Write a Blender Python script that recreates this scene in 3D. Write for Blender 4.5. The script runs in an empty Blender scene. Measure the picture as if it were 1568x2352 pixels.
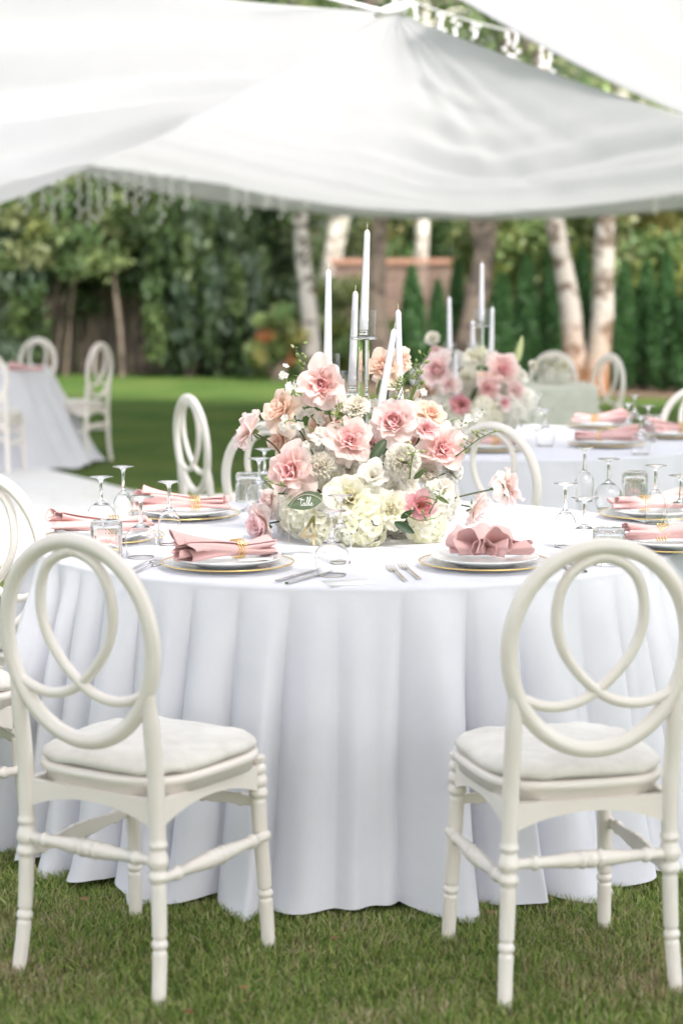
import bpy, math, random
import numpy as np
from mathutils import Vector, Matrix
S = bpy.context.scene
COL = S.collection
PI = math.pi
rnd = random.Random(7)
RNG = np.random.RandomState(11)

# ------------------------------------------------------------------ camera
PITCH = math.radians(7.0)
FPX = 4380.0            # focal length in pixels of a 1568 x 2352 picture
CAMZ = 1.47
cam_d = bpy.data.cameras.new('camera')
cam_d.sensor_fit = 'VERTICAL'; cam_d.sensor_height = 36; cam_d.sensor_width = 24
cam_d.lens = FPX / 2352 * 36
cam_d.clip_start = 0.05; cam_d.clip_end = 600
cam_d.dof.use_dof = True; cam_d.dof.focus_distance = 5.02; cam_d.dof.aperture_fstop = 2.4
cam = bpy.data.objects.new('camera', cam_d); COL.objects.link(cam)
cam.location = (0, 0, CAMZ); cam.rotation_euler = (PI/2 - PITCH, 0, 0)
S.camera = cam
# ------------------------------------------------------------------ light
SUN_EL, SUN_AZ = math.radians(50), math.radians(148)     # from behind the camera and to the right
w = bpy.data.worlds.new('World'); S.world = w; w.use_nodes = True
nt = w.node_tree; nt.nodes.clear()
sky = nt.nodes.new('ShaderNodeTexSky'); sky.sky_type = 'NISHITA'; sky.sun_disc = False
sky.sun_elevation = SUN_EL; sky.sun_rotation = SUN_AZ; sky.dust_density = 4; sky.air_density = 1.0
hs = nt.nodes.new('ShaderNodeHueSaturation'); hs.inputs['Saturation'].default_value = 0.42   # thin bright overcast
bg = nt.nodes.new('ShaderNodeBackground'); bg.inputs['Strength'].default_value = 0.15
wo = nt.nodes.new('ShaderNodeOutputWorld')
nt.links.new(sky.outputs[0], hs.inputs['Color']); nt.links.new(hs.outputs[0], bg.inputs[0]); nt.links.new(bg.outputs[0], wo.inputs[0])
sl = bpy.data.lights.new('sun', 'SUN'); sl.energy = 1.3; sl.angle = math.radians(16); sl.color = (1, .95, .90)
so = bpy.data.objects.new('sun', sl); COL.objects.link(so)
sd = Vector((math.sin(SUN_AZ)*math.cos(SUN_EL), math.cos(SUN_AZ)*math.cos(SUN_EL), math.sin(SUN_EL)))
so.rotation_euler = sd.to_track_quat('Z', 'Y').to_euler(); so.location = sd*30
S.view_settings.view_transform = 'Standard'; S.view_settings.look = 'None'
S.view_settings.exposure = 1.62; S.view_settings.gamma = 1
S.render.engine = 'CYCLES'
S.cycles.use_denoising = True
S.cycles.max_bounces = 14; S.cycles.transmission_bounces = 14; S.cycles.transparent_max_bounces = 16
S.cycles.diffuse_bounces = 4; S.cycles.glossy_bounces = 5
S.cycles.sample_clamp_indirect = 8

# ------------------------------------------------------------------ where a picture point lies in the place
def ray(xd, yd):
    a = (xd-784)/FPX; b = (1176-yd)/FPX
    c, s = math.cos(PITCH), math.sin(PITCH)
    return Vector((a, c + b*s, -s + b*c))
def onz(xd, yd, z):
    r = ray(xd, yd); t = (z-CAMZ)/r.z
    return Vector((r.x*t, r.y*t, z))
def ony(xd, yd, Y):
    r = ray(xd, yd); t = Y/r.y
    return Vector((r.x*t, Y, CAMZ + r.z*t))

# ------------------------------------------------------------------ materials
def srgb(h):
    h = h.lstrip('#'); c = [int(h[i:i+2], 16)/255 for i in (0, 2, 4)]
    return tuple(((x/12.92) if x <= .04045 else ((x+.055)/1.055)**2.4) for x in c)
def new_mat(name):
    m = bpy.data.materials.new(name); m.use_nodes = True
    n = m.node_tree.nodes; b = n['Principled BSDF']; return m, n, m.node_tree.links, b
def noise_col(m, n, l, b, c1, c2, scale, detail=4, rough=.6, lo=.35, hi=.65, coords='Object', stretch=None):
    tc = n.new('ShaderNodeTexCoord'); mp = n.new('ShaderNodeMapping'); no = n.new('ShaderNodeTexNoise'); cr = n.new('ShaderNodeValToRGB')
    if stretch: mp.inputs['Scale'].default_value = stretch
    no.inputs['Scale'].default_value = scale; no.inputs['Detail'].default_value = detail; no.inputs['Roughness'].default_value = rough
    cr.color_ramp.elements[0].position = lo; cr.color_ramp.elements[1].position = hi
    cr.color_ramp.elements[0].color = (*c1, 1); cr.color_ramp.elements[1].color = (*c2, 1)
    l.new(tc.outputs[coords], mp.inputs[0]); l.new(mp.outputs[0], no.inputs[0]); l.new(no.outputs[0], cr.inputs[0]); l.new(cr.outputs[0], b.inputs['Base Color'])
    return no, cr
def bump(n, l, b, src, strength, dist):
    bp = n.new('ShaderNodeBump'); bp.inputs['Strength'].default_value = strength; bp.inputs['Distance'].default_value = dist
    l.new(src, bp.inputs['Height']); l.new(bp.outputs[0], b.inputs['Normal'])
def plain(name, c, rough=.5, metal=0, c2=None, scale=30, bumpd=0, coat=0, spec=.5, bscale=None):
    m, n, l, b = new_mat(name)
    b.inputs['Roughness'].default_value = rough; b.inputs['Metallic'].default_value = metal
    b.inputs['Specular IOR Level'].default_value = spec; b.inputs['Coat Weight'].default_value = coat
    no, cr = noise_col(m, n, l, b, c, c2 or tuple(min(1, x*1.06) for x in c), scale)
    if bumpd:
        n2 = n.new('ShaderNodeTexNoise'); n2.inputs['Scale'].default_value = bscale or scale*4
        tc = n.new('ShaderNodeTexCoord'); l.new(tc.outputs['Object'], n2.inputs[0]); bump(n, l, b, n2.outputs[0], .5, bumpd)
    return m
M = {}
M['ivory'] = plain('ivory_paint', (.90, .83, .775), .30, c2=(.92, .865, .82), scale=9, coat=.15, bumpd=.0006, bscale=14)
M['cushion'] = plain('velvet_cushion', (.66, .625, .575), .9, c2=(.80, .765, .715), scale=14, bumpd=.004, bscale=18, spec=.15)
M['cushion'].node_tree.nodes['Principled BSDF'].inputs['Sheen Weight'].default_value = .4
M['gold'] = plain('polished_gold', (.85, .60, .20), .22, metal=1, c2=(.9, .66, .27))
M['mirror_gold'] = plain('mirror_gold', (.93, .72, .42), .08, metal=1)
M['steel'] = plain('cutlery_steel', (.62, .62, .63), .2, metal=1, c2=(.7, .7, .7))
M['china'] = plain('white_china', (.78, .79, .80), .12, coat=.4)
M['wax'] = plain('white_wax', (.66, .66, .71), .45, c2=(.70, .70, .75), scale=20)
M['wax'].node_tree.nodes['Principled BSDF'].inputs['Subsurface Weight'].default_value = .25
M['wax'].node_tree.nodes['Principled BSDF'].inputs['Subsurface Radius'].default_value = (.02, .015, .012)
M['wick'] = plain('wick_cotton', (.62, .58, .5), .9)
M['paper'] = plain('card_paper', (.80, .795, .78), .8)
M['white_print'] = plain('white_lettering', (.85, .85, .85), .5)
M['stem'] = plain('green_stem', (.10, .15, .04), .5, c2=(.16, .2, .06), scale=40)
M['brownstem'] = plain('brown_stem', (.13, .10, .045), .6, c2=(.10, .14, .04), scale=25)
M['pole'] = plain('white_metal', (.7, .7, .7), .4)
M['bulb'] = plain('white_bulb', (.95, .94, .92), .25, coat=.5)
M['cable'] = plain('white_cable', (.78, .77, .75), .5)
M['wood_top'] = plain('table_wood', (.35, .25, .16), .6)
M['sage'] = plain('sage_linen', (.62, .64, .56), .9, c2=(.70, .71, .65), scale=20)
M['floor_board'] = plain('white_floor_board', (.86, .86, .87), .45, c2=(.9, .9, .9), scale=6)

def fabric(name, c, c2, transl=0.0, weave=0.0, tcol=None):
    m, n, l, b = new_mat(name)
    b.inputs['Roughness'].default_value = .85; b.inputs['Specular IOR Level'].default_value = .2
    b.inputs['Sheen Weight'].default_value = .15
    no, cr = noise_col(m, n, l, b, c, c2, 5, lo=.3, hi=.7)
    if weave:
        n2 = n.new('ShaderNodeTexNoise'); n2.inputs['Scale'].default_value = 9; n2.inputs['Detail'].default_value = 6
        tc = n.new('ShaderNodeTexCoord'); l.new(tc.outputs['Object'], n2.inputs[0]); bump(n, l, b, n2.outputs[0], .35, weave)
    if transl:
        t = n.new('ShaderNodeBsdfTranslucent'); t.inputs[0].default_value = (*(tcol or c2), 1)
        mx = n.new('ShaderNodeMixShader'); mx.inputs[0].default_value = transl
        l.new(b.outputs[0], mx.inputs[1]); l.new(t.outputs[0], mx.inputs[2]); l.new(mx.outputs[0], n['Material Output'].inputs[0])
    return m
M['cloth'] = fabric('table_linen', (.675, .68, .74), (.72, .725, .78), weave=.009)
M['canopy'] = fabric('canopy_voile', (.70, .695, .70), (.74, .735, .74), transl=.55, weave=.01, tcol=(.845, .84, .84))
M['napkin'] = fabric('pink_napkin', (.70, .44, .43), (.76, .49, .48), transl=.08, weave=.0015)

def vcol(name, transl=.3, rough=.55, spec=.3, noise=0.0):
    m, n, l, b = new_mat(name)
    a = n.new('ShaderNodeVertexColor'); a.layer_name = 'Col'
    b.inputs['Roughness'].default_value = rough; b.inputs['Specular IOR Level'].default_value = spec
    src = a.outputs[0]
    if noise:
        no = n.new('ShaderNodeTexNoise'); no.inputs['Scale'].default_value = noise; mixn = n.new('ShaderNodeMix'); mixn.data_type = 'RGBA'; mixn.blend_type = 'MULTIPLY'
        tc = n.new('ShaderNodeTexCoord'); l.new(tc.outputs['Object'], no.inputs[0])
        cr = n.new('ShaderNodeValToRGB'); cr.color_ramp.elements[0].color = (.93, .92, .91, 1); cr.color_ramp.elements[1].color = (1.0, 1, 1, 1)
        cr.color_ramp.elements[0].position = .3; cr.color_ramp.elements[1].position = .6
        l.new(no.outputs[0], cr.inputs[0]); mixn.inputs[0].default_value = 1
        l.new(a.outputs[0], mixn.inputs[6]); l.new(cr.outputs[0], mixn.inputs[7]); src = mixn.outputs[2]
    l.new(src, b.inputs['Base Color'])
    t = n.new('ShaderNodeBsdfTranslucent'); l.new(src, t.inputs[0])
    mx = n.new('ShaderNodeMixShader'); mx.inputs[0].default_value = transl
    l.new(b.outputs[0], mx.inputs[1]); l.new(t.outputs[0], mx.inputs[2]); l.new(mx.outputs[0], n['Material Output'].inputs[0])
    return m
M['petal'] = vcol('petal', .6, .6, .25, noise=60)
M['leaf'] = vcol('leaf', .4, .45, .4)
M['blade'] = vcol('grass_blade', .3, .55, .25)
def glass(name, ior=1.48, rough=0.0, tint=(1, 1, 1)):
    m, n, l, b = new_mat(name)
    n.remove(b); g = n.new('ShaderNodeBsdfGlass'); g.inputs['IOR'].default_value = ior; g.inputs['Roughness'].default_value = rough
    g.inputs[0].default_value = (*tint, 1); l.new(g.outputs[0], n['Material Output'].inputs[0]); return m
M['glass'] = glass('clear_glass')
M['acrylic'] = glass('clear_acrylic', 1.3); M['tumbler_glass'] = glass('cut_glass', 1.36); M['thin_glass'] = glass('thin_clear_glass', 1.12)
def sheet(name, k=.5):
    m, n, l, b = new_mat(name); n.remove(b); t = n.new('ShaderNodeBsdfTransparent'); g = n.new('ShaderNodeBsdfGlossy'); f = n.new('ShaderNodeLayerWeight'); mx = n.new('ShaderNodeMixShader')
    pw = n.new('ShaderNodeMath'); pw.operation = 'POWER'; pw.inputs[1].default_value = 4; mr = n.new('ShaderNodeMapRange'); mr.inputs[3].default_value = .03; mr.inputs[4].default_value = k
    g.inputs['Roughness'].default_value = .04; t.inputs[0].default_value = (.98, .985, .985, 1); l.new(f.outputs['Facing'], pw.inputs[0]); l.new(pw.outputs[0], mr.inputs[0])
    l.new(mr.outputs[0], mx.inputs[0]); l.new(t.outputs[0], mx.inputs[1]); l.new(g.outputs[0], mx.inputs[2]); l.new(mx.outputs[0], n['Material Output'].inputs[0]); return m
def pressed(name):
    m, n, l, b = new_mat(name); b.inputs['Base Color'].default_value = (.86, .87, .87, 1); b.inputs['Roughness'].default_value = .12
    t = n.new('ShaderNodeBsdfTransparent'); mx = n.new('ShaderNodeMixShader'); mx.inputs[0].default_value = .45
    l.new(t.outputs[0], mx.inputs[1]); l.new(b.outputs[0], mx.inputs[2]); l.new(mx.outputs[0], n['Material Output'].inputs[0]); return m
M['pressed'] = pressed('pressed_pale_glass')
M['sheet'] = sheet('thin_clear_sheet'); M['cupglass'] = sheet('blown_cup_glass')
def cello():
    m, n, l, b = new_mat('crinkled_cellophane')
    b.inputs['Base Color'].default_value = (.62, .60, .55, 1); b.inputs['Roughness'].default_value = .18
    b.inputs['Transmission Weight'].default_value = .45
    v = n.new('ShaderNodeTexVoronoi'); v.inputs['Scale'].default_value = 45; tc = n.new('ShaderNodeTexCoord'); l.new(tc.outputs['Object'], v.inputs[0])
    bump(n, l, b, v.outputs[0], .8, .01); return m
M['cello'] = cello()
def bark(name, pale, dark, orange=.0):
    m, n, l, b = new_mat(name); b.inputs['Roughness'].default_value = .85
    no, cr = noise_col(m, n, l, b, dark, pale, 3.4, detail=3, rough=.55, lo=.42, hi=.50, stretch=(1.0, 1.0, 1.5))
    if orange:
        # lichen stains near the foot of the trunk
        tc = n.new('ShaderNodeTexCoord'); sp = n.new('ShaderNodeSeparateXYZ'); mr = n.new('ShaderNodeMapRange')
        mr.inputs[1].default_value = 1.0; mr.inputs[2].default_value = .1; n3 = n.new('ShaderNodeTexNoise'); n3.inputs['Scale'].default_value = 2.5
        mu = n.new('ShaderNodeMath'); mu.operation = 'MULTIPLY'; mu.use_clamp = True; mu2 = n.new('ShaderNodeMath'); mu2.operation = 'MULTIPLY'; mu2.inputs[1].default_value = 2*orange
        mix = n.new('ShaderNodeMix'); mix.data_type = 'RGBA'; mix.inputs[7].default_value = (.30, .12, .035, 1)
        l.new(tc.outputs['Object'], sp.inputs[0]); l.new(sp.outputs[2], mr.inputs[0]); l.new(tc.outputs['Object'], n3.inputs[0])
        l.new(n3.outputs[0], mu2.inputs[0]); l.new(mr.outputs[0], mu.inputs[0]); l.new(mu2.outputs[0], mu.inputs[1]); l.new(mu.outputs[0], mix.inputs[0])
        l.new(cr.outputs[0], mix.inputs[6]); l.new(mix.outputs[2], b.inputs['Base Color'])
    bump(n, l, b, no.outputs[0], .6, .02); return m
M['birch'] = bark('birch_bark', (.50, .46, .42), (.12, .10, .085), .0)
M['birch_orange'] = bark('lichened_birch_bark', (.48, .43, .38), (.15, .11, .08), .9)
M['white_bark'] = bark('white_birch_bark', (.78, .72, .65), (.40, .34, .29))
M['brown_bark'] = bark('brown_bark', (.22, .17, .13), (.09, .07, .055))
M['plank'] = plain('weathered_plank', (.15, .115, .095), .85, c2=(.25, .20, .17), scale=3)
M['siding'] = plain('brown_siding', (.26, .17, .14), .6, c2=(.33, .22, .185), scale=4)
M['siding_cap'] = plain('brown_cap_rail', (.45, .24, .17), .6)
def lawn_mat():
    m, n, l, b = new_mat('lawn_turf'); b.inputs['Roughness'].default_value = .9; b.inputs['Specular IOR Level'].default_value = .1
    tc = n.new('ShaderNodeTexCoord')
    def ns(sc, de):
        x = n.new('ShaderNodeTexNoise'); x.inputs['Scale'].default_value = sc; x.inputs['Detail'].default_value = de; l.new(tc.outputs['Object'], x.inputs[0]); return x
    a = ns(.9, 6); f = ns(26, 5)
    cr = n.new('ShaderNodeValToRGB'); e = cr.color_ramp.elements
    e[0].position = .38; e[0].color = (.065, .125, .030, 1); e[1].position = .68; e[1].color = (.115, .165, .046, 1)
    cr2 = n.new('ShaderNodeValToRGB'); e = cr2.color_ramp.elements
    e[0].position = .3; e[0].color = (.5, .55, .45, 1); e[1].position = .7; e[1].color = (1.3, 1.2, 1.1, 1)
    mx = n.new('ShaderNodeMix'); mx.data_type = 'RGBA'; mx.blend_type = 'MULTIPLY'; mx.inputs[0].default_value = .8
    l.new(a.outputs[0], cr.inputs[0]); l.new(f.outputs[0], cr2.inputs[0]); l.new(cr.outputs[0], mx.inputs[6]); l.new(cr2.outputs[0], mx.inputs[7])
    l.new(mx.outputs[2], b.inputs['Base Color']); bump(n, l, b, f.outputs[0], .6, .03); return m
M['lawn'] = lawn_mat()

# ------------------------------------------------------------------ mesh helpers
def tag(o, label=None, cat=None, group=None, kind=None):
    if label: o['label'] = label
    if cat: o['category'] = cat
    if group: o['group'] = group
    if kind: o['kind'] = kind
    return o
def empty(name, loc=(0, 0, 0), rz=0, label=None, cat=None, group=None, kind=None):
    o = bpy.data.objects.new(name, None); o.empty_display_size = .05; COL.objects.link(o)
    o.location = loc; o.rotation_euler = (0, 0, rz); return tag(o, label, cat, group, kind)
class MB:
    """collects points and faces (and a colour per point)"""
    def __init__(s): s.v = []; s.f = []; s.c = []; s.n = 0
    def add(s, v, f, c=None):
        v = np.asarray(v, float).reshape(-1, 3); s.v.append(v)
        for q in f: s.f.append(np.asarray(q, int) + s.n)
        if c is not None:
            c = np.asarray(c, float)
            if c.ndim == 1: c = np.tile(c, (len(v), 1))
            s.c.append(c)
        s.n += len(v); return s
    def grid(s, P, c=None, cu=False, cv=False, flip=False):
        P = np.asarray(P, float); a, b = P.shape[:2]
        i = np.arange(a if cu else a-1); j = np.arange(b if cv else b-1)
        I, J = np.meshgrid(i, j, indexing='ij'); I = I.ravel(); J = J.ravel(); I2 = (I+1) % a; J2 = (J+1) % b
        q = np.stack([I*b+J, I2*b+J, I2*b+J2, I*b+J2], 1)
        if flip: q = q[:, ::-1]
        s.v.append(P.reshape(-1, 3)); s.f.append(q + s.n); s.n += a*b
        if c is not None:
            c = np.asarray(c, float); s.c.append(np.tile(c, (a*b, 1)) if c.ndim == 1 else c.reshape(-1, 3))
        return s
    def box(s, c0, c1, c=None):
        x0, y0, z0 = c0; x1, y1, z1 = c1
        v = [(x0, y0, z0), (x1, y0, z0), (x1, y1, z0), (x0, y1, z0), (x0, y0, z1), (x1, y0, z1), (x1, y1, z1), (x0, y1, z1)]
        return s.add(v, [[0, 3, 2, 1], [4, 5, 6, 7], [0, 1, 5, 4], [1, 2, 6, 5], [2, 3, 7, 6], [3, 0, 4, 7]], c)
    def lathe(s, prof, seg=32, M4=None, c=None, closed=False):
        P = np.array(prof, float); th = np.arange(seg)*2*PI/seg
        V = np.zeros((len(P), seg, 3)); V[..., 0] = P[:, 0, None]*np.cos(th); V[..., 1] = P[:, 0, None]*np.sin(th); V[..., 2] = P[:, 1, None]
        if M4 is not None:
            A = np.array(M4); V = V @ A[:3, :3].T + A[:3, 3]
        return s.grid(V, c, cv=True, cu=closed, flip=True)
    def tube(s, pts, rad, seg=10, cyc=False, c=None, caps=True, flat=1.0, up=None):
        P = np.array([tuple(p) for p in pts], float); n = len(P)
        R = np.full(n, rad) if np.isscalar(rad) else np.array(rad, float)
        if cyc: T = np.roll(P, -1, 0)-np.roll(P, 1, 0)
        else: T = np.gradient(P, axis=0)
        T /= np.linalg.norm(T, axis=1)[:, None]+1e-12
        V = np.zeros((n, seg, 3)); th = np.arange(seg)*2*PI/seg
        u = np.array(up, float) if up is not None else (np.array([0, 0, 1.]) if abs(T[0][2]) < .9 else np.array([0, 1., 0]))
        for i in range(n):
            if up is None or i == 0:
                u = u - T[i]*np.dot(u, T[i])
            else:
                u = np.array(up, float); u = u - T[i]*np.dot(u, T[i])
            u /= np.linalg.norm(u)+1e-12; w_ = np.cross(T[i], u)
            V[i] = P[i] + R[i]*(np.cos(th)[:, None]*u*flat + np.sin(th)[:, None]*w_)
        s.grid(V, c, cu=cyc, cv=True, flip=True)
        if caps and not cyc:
            for i in (0, n-1):
                f = np.arange(seg) if i else np.arange(seg)[::-1]
                s.add(V[i], [list(f)], c)
        return s
    def build(s, name, mat, parent=None, smooth=True, solid=0, subsurf=0):
        me = bpy.data.meshes.new(name); V = np.concatenate(s.v)
        quads = [f for f in s.f]
        loops = []; sizes = []
        for f in quads:
            if f.ndim == 2: loops.append(f.ravel()); sizes.append(np.full(len(f), f.shape[1]))
            else: loops.append(f); sizes.append(np.array([len(f)]))
        L = np.concatenate(loops).astype(np.int32); Z = np.concatenate(sizes).astype(np.int32)
        me.vertices.add(len(V)); me.vertices.foreach_set('co', V.astype(np.float32).ravel())
        me.loops.add(len(L)); me.loops.foreach_set('vertex_index', L)
        me.polygons.add(len(Z)); st = np.concatenate([[0], np.cumsum(Z)[:-1]]).astype(np.int32)
        me.polygons.foreach_set('loop_start', st); me.polygons.foreach_set('loop_total', Z)
        me.polygons.foreach_set('use_smooth', np.full(len(Z), smooth))
        if s.c:
            C = np.concatenate(s.c); C4 = np.ones((len(V), 4), np.float32); C4[:, :3] = C[:len(V)]
            a = me.color_attributes.new('Col', 'FLOAT_COLOR', 'POINT'); a.data.foreach_set('color', C4.ravel())
        me.update(calc_edges=True); me.validate()
        me.materials.append(M[mat] if isinstance(mat, str) else mat)
        o = bpy.data.objects.new(name, me); COL.objects.link(o)
        if parent: o.parent = parent
        if solid:
            md = o.modifiers.new('thickness', 'SOLIDIFY'); md.thickness = solid; md.offset = 0
        if subsurf:
            md = o.modifiers.new('smooth', 'SUBSURF'); md.levels = md.render_levels = subsurf
        return o
def copy_tree(o, parent=None):
    c = o.copy(); COL.objects.link(c); c.parent = parent
    for ch in list(o.children): copy_tree(ch, c)
    return c
def frame_to(d, roll=0):
    """4x4 that turns +Z onto direction d"""
    q = Vector(d).normalized().to_track_quat('Z', 'Y')
    return q.to_matrix().to_4x4() @ Matrix.Rotation(roll, 4, 'Z')
def cr_spline(pts, n):
    P = np.array(pts, float); P = np.vstack([2*P[0]-P[1], P, 2*P[-1]-P[-2]]); out = []
    k = len(P)-3; T = np.linspace(0, k, n)
    for t in T:
        i = min(int(t), k-1); x = t-i; a, b, c, d = P[i:i+4]
        out.append(.5*((2*b)+(-a+c)*x+(2*a-5*b+4*c-d)*x*x+(-a+3*b-3*c+d)*x**3))
    return np.array(out)

# ================================================================== SETTING
g = MB(); g.add([(-150, -30, 0), (150, -30, 0), (150, 220, 0), (-150, 220, 0)], [[0, 1, 2, 3]])
tag(g.build('lawn', 'lawn', smooth=False), 'mown green lawn with dry patches', kind='structure')

TC = Vector((.045, 5.28, 0)); TZ = .757           # main table centre and height of its cloth
def blades(N, x0, x1, y0, y1, h, wd, name, label, seed, dens_fall=0):
    R = np.random.RandomState(seed)
    y = y0 + (y1-y0)*R.rand(N)**(1+dens_fall)
    half = .19*y + .12; x = (R.rand(N)*2-1)*half
    x = np.clip(x, x0, x1)
    keep = (np.hypot(x-TC.x, y-TC.y) > .93)
    x, y = x[keep], y[keep]; N = len(x)
    # clumpy turf: height and hue vary from tuft to tuft
    def nz(a, b, ph): return (np.sin(x*a+ph)*np.sin(y*b+ph*1.7)+np.sin(x*a*2.3+y*a*.7+ph)*.6+np.sin(y*b*2.9-x*b+2*ph)*.5)/2.1
    cl = nz(9, 11, .4)*.5+.5; dry = np.clip(nz(4.3, 5.1, 2.2)*.8+nz(17, 21, 1)*.45+.1, 0, 1)
    H = h*(.45+.75*R.rand(N))*(.65+.6*cl); A = R.rand(N)*2*PI; lean = (R.rand(N)*.9+.15)*H
    dx, dy = np.cos(A)*lean, np.sin(A)*lean; W = wd*(.6+.7*R.rand(N)); wx, wy = -np.sin(A+R.randn(N)*.5)*W/2, np.cos(A)*W/2
    z0 = np.zeros(N)-.004
    v = np.stack([np.stack([x-wx, y-wy, z0], 1), np.stack([x+wx, y+wy, z0], 1),
                  np.stack([x+wx*.8+dx*.4, y+wy*.8+dy*.4, H*.62], 1), np.stack([x-wx*.8+dx*.4, y-wy*.8+dy*.4, H*.62], 1),
                  np.stack([x+dx, y+dy, H*.95], 1)], 1).reshape(-1, 3)
    b = np.arange(N)*5
    gcol = np.array([[.23, .34, .08], [.32, .42, .11], [.42, .46, .15], [.16, .26, .065]])[R.randint(0, 4, N)]
    dcol = np.array([[.54, .44, .27], [.42, .32, .19], [.64, .55, .36]])[R.randint(0, 3, N)]
    isd = (R.rand(N) < .13+.55*np.clip(dry, 0, 1)**1.3)[:, None]
    c = np.where(isd, dcol, gcol)*(.75+.5*R.rand(N))[:, None]
    mb = MB(); mb.v.append(v); mb.n = len(v)
    mb.f.append(np.stack([b, b+1, b+2, b+3], 1)); mb.f.append(np.stack([b+3, b+2, b+4], 1))
    mb.c.append(np.repeat(c, 5, 0))
    o = mb.build(name, 'blade', smooth=False); return tag(o, label, 'grass', kind='stuff')
blades(230000, -1.4, 1.4, 2.95, 5.4, .034, .0028, 'grass', 'short green and straw coloured grass blades around the front chair legs', 3)
blades(90000, -2.4, 2.4, 5.2, 13.0, .05, .007, 'grass', 'short grass blades of the lawn between the round tables', 5, .1)
# fallen leaf litter in the turf
R_ = np.random.RandomState(9); lb = MB()
for i in range(90):
    y = 3.1+R_.rand()*9; x = (R_.rand()*2-1)*(.18*y); s_ = .004+.005*R_.rand(); a = R_.rand()*6.28
    if math.hypot(x-TC.x, y-TC.y) < 1.05: continue
    z = .03+.01*R_.rand(); P = [(x+s_*math.cos(a+k*PI/3)*(1 if k % 3 else 1.7), y+s_*math.sin(a+k*PI/3)*(1 if k % 3 else 1.7), z+.004*R_.rand()) for k in range(6)]
    lb.add(P, [list(range(6))], np.array([.38, .20, .09])*(.6+.6*R_.rand()))
tag(lb.build('dry_leaf_litter', 'leaf', smooth=False), 'tiny brown dry leaves scattered over the lawn', 'leaf litter', kind='stuff')

# white dance floor of long boards, left behind the table
fl = empty('dance_floor', (-2.6, 12, 0), 0, 'white low wooden dance floor of long boards lying on the lawn at the left', 'dance floor')
yy = 9.48; k = 0
while yy < 15.0:
    y2 = min(yy+.29, 15.05)
    def xr(y): return .39-(y-9.48)*(3.04/5.62)
    b = MB(); v = [(-6.5, yy, .0), (xr(yy), yy, .0), (xr(y2-.012), y2-.012, .0), (-6.5, y2-.012, .0)]
    z = .045+.002*rnd.random()
    b.add([(p[0]+2.6, p[1]-12, 0) for p in v]+[(p[0]+2.6, p[1]-12, z) for p in v], [[0, 3, 2, 1], [4, 5, 6, 7], [0, 1, 5, 4], [1, 2, 6, 5], [2, 3, 7, 6], [3, 0, 4, 7]])
    b.build('board', 'floor_board', fl, smooth=False); yy += .29

# ------------------------------------------------------------------ foliage
def leafmesh(centers, size, colors, droop=0, R=None, aspect=.55):
    N = len(centers); R = R or RNG
    d = R.randn(N, 3); d[:, 2] -= droop; d /= np.linalg.norm(d, axis=1)[:, None]
    e = np.cross(d, R.randn(N, 3)); e /= np.linalg.norm(e, axis=1)[:, None]
    sz = (size*(.6+.8*R.rand(N)))[:, None]
    a = centers-d*sz*.5; b = centers+e*sz*aspect*.5+d*sz*.02; c = centers+d*sz*.5; f = centers-e*sz*aspect*.5+d*sz*.02
    v = np.stack([a, b, c, f], 1).reshape(-1, 3); i = np.arange(N)*4
    mb = MB(); mb.v.append(v); mb.n = len(v); mb.f.append(np.stack([i, i+1, i+2, i+3], 1)); mb.c.append(np.repeat(colors, 4, 0)); return mb
def pal(cols, N, R, jit=.35):
    C = np.array(cols)[R.randint(0, len(cols), N)]
    return C*(1-jit/2+jit*R.rand(N))[:, None]
GREEN = [(.075, .125, .045), (.10, .155, .055), (.12, .175, .06), (.085, .125, .06)]
LIGHTG = [(.24, .33, .13), (.31, .38, .16), (.18, .28, .11), (.36, .39, .19)]
BLUEG = [(.10, .15, .095), (.13, .18, .12), (.15, .20, .13)]
YELG = [(.33, .36, .11), (.26, .31, .09), (.38, .35, .13)]
DARKG = [(.045, .08, .032), (.06, .105, .042), (.035, .06, .025)]
def cloud(clumps, per, size, cols, R, droop=0, hang=0):
    """leaf clumps: (x,y,z,rx,ry,rz)"""
    out = []; cc = []
    for (x, y, z, rx, ry, rz) in clumps:
        p = R.randn(per, 3); p /= np.linalg.norm(p, axis=1)[:, None]; p *= (R.rand(per, 1)**.45)
        p = p*[rx, ry, rz]+[x, y, z]
        if hang: p[:, 2] -= hang*R.rand(per)**2
        out.append(p); k = cols[R.randint(len(cols))]
        cc.append(np.array(k)*(.7+.6*R.rand(per, 1))*(.85+.3*R.rand()))
    return leafmesh(np.concatenate(out), size, np.concatenate(cc), droop, R)
def limb_tube(mb, pts, r0, r1, seg=9):
    P = cr_spline(pts, 14); mb.tube(P, np.linspace(r0, r1, 14), seg)
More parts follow.
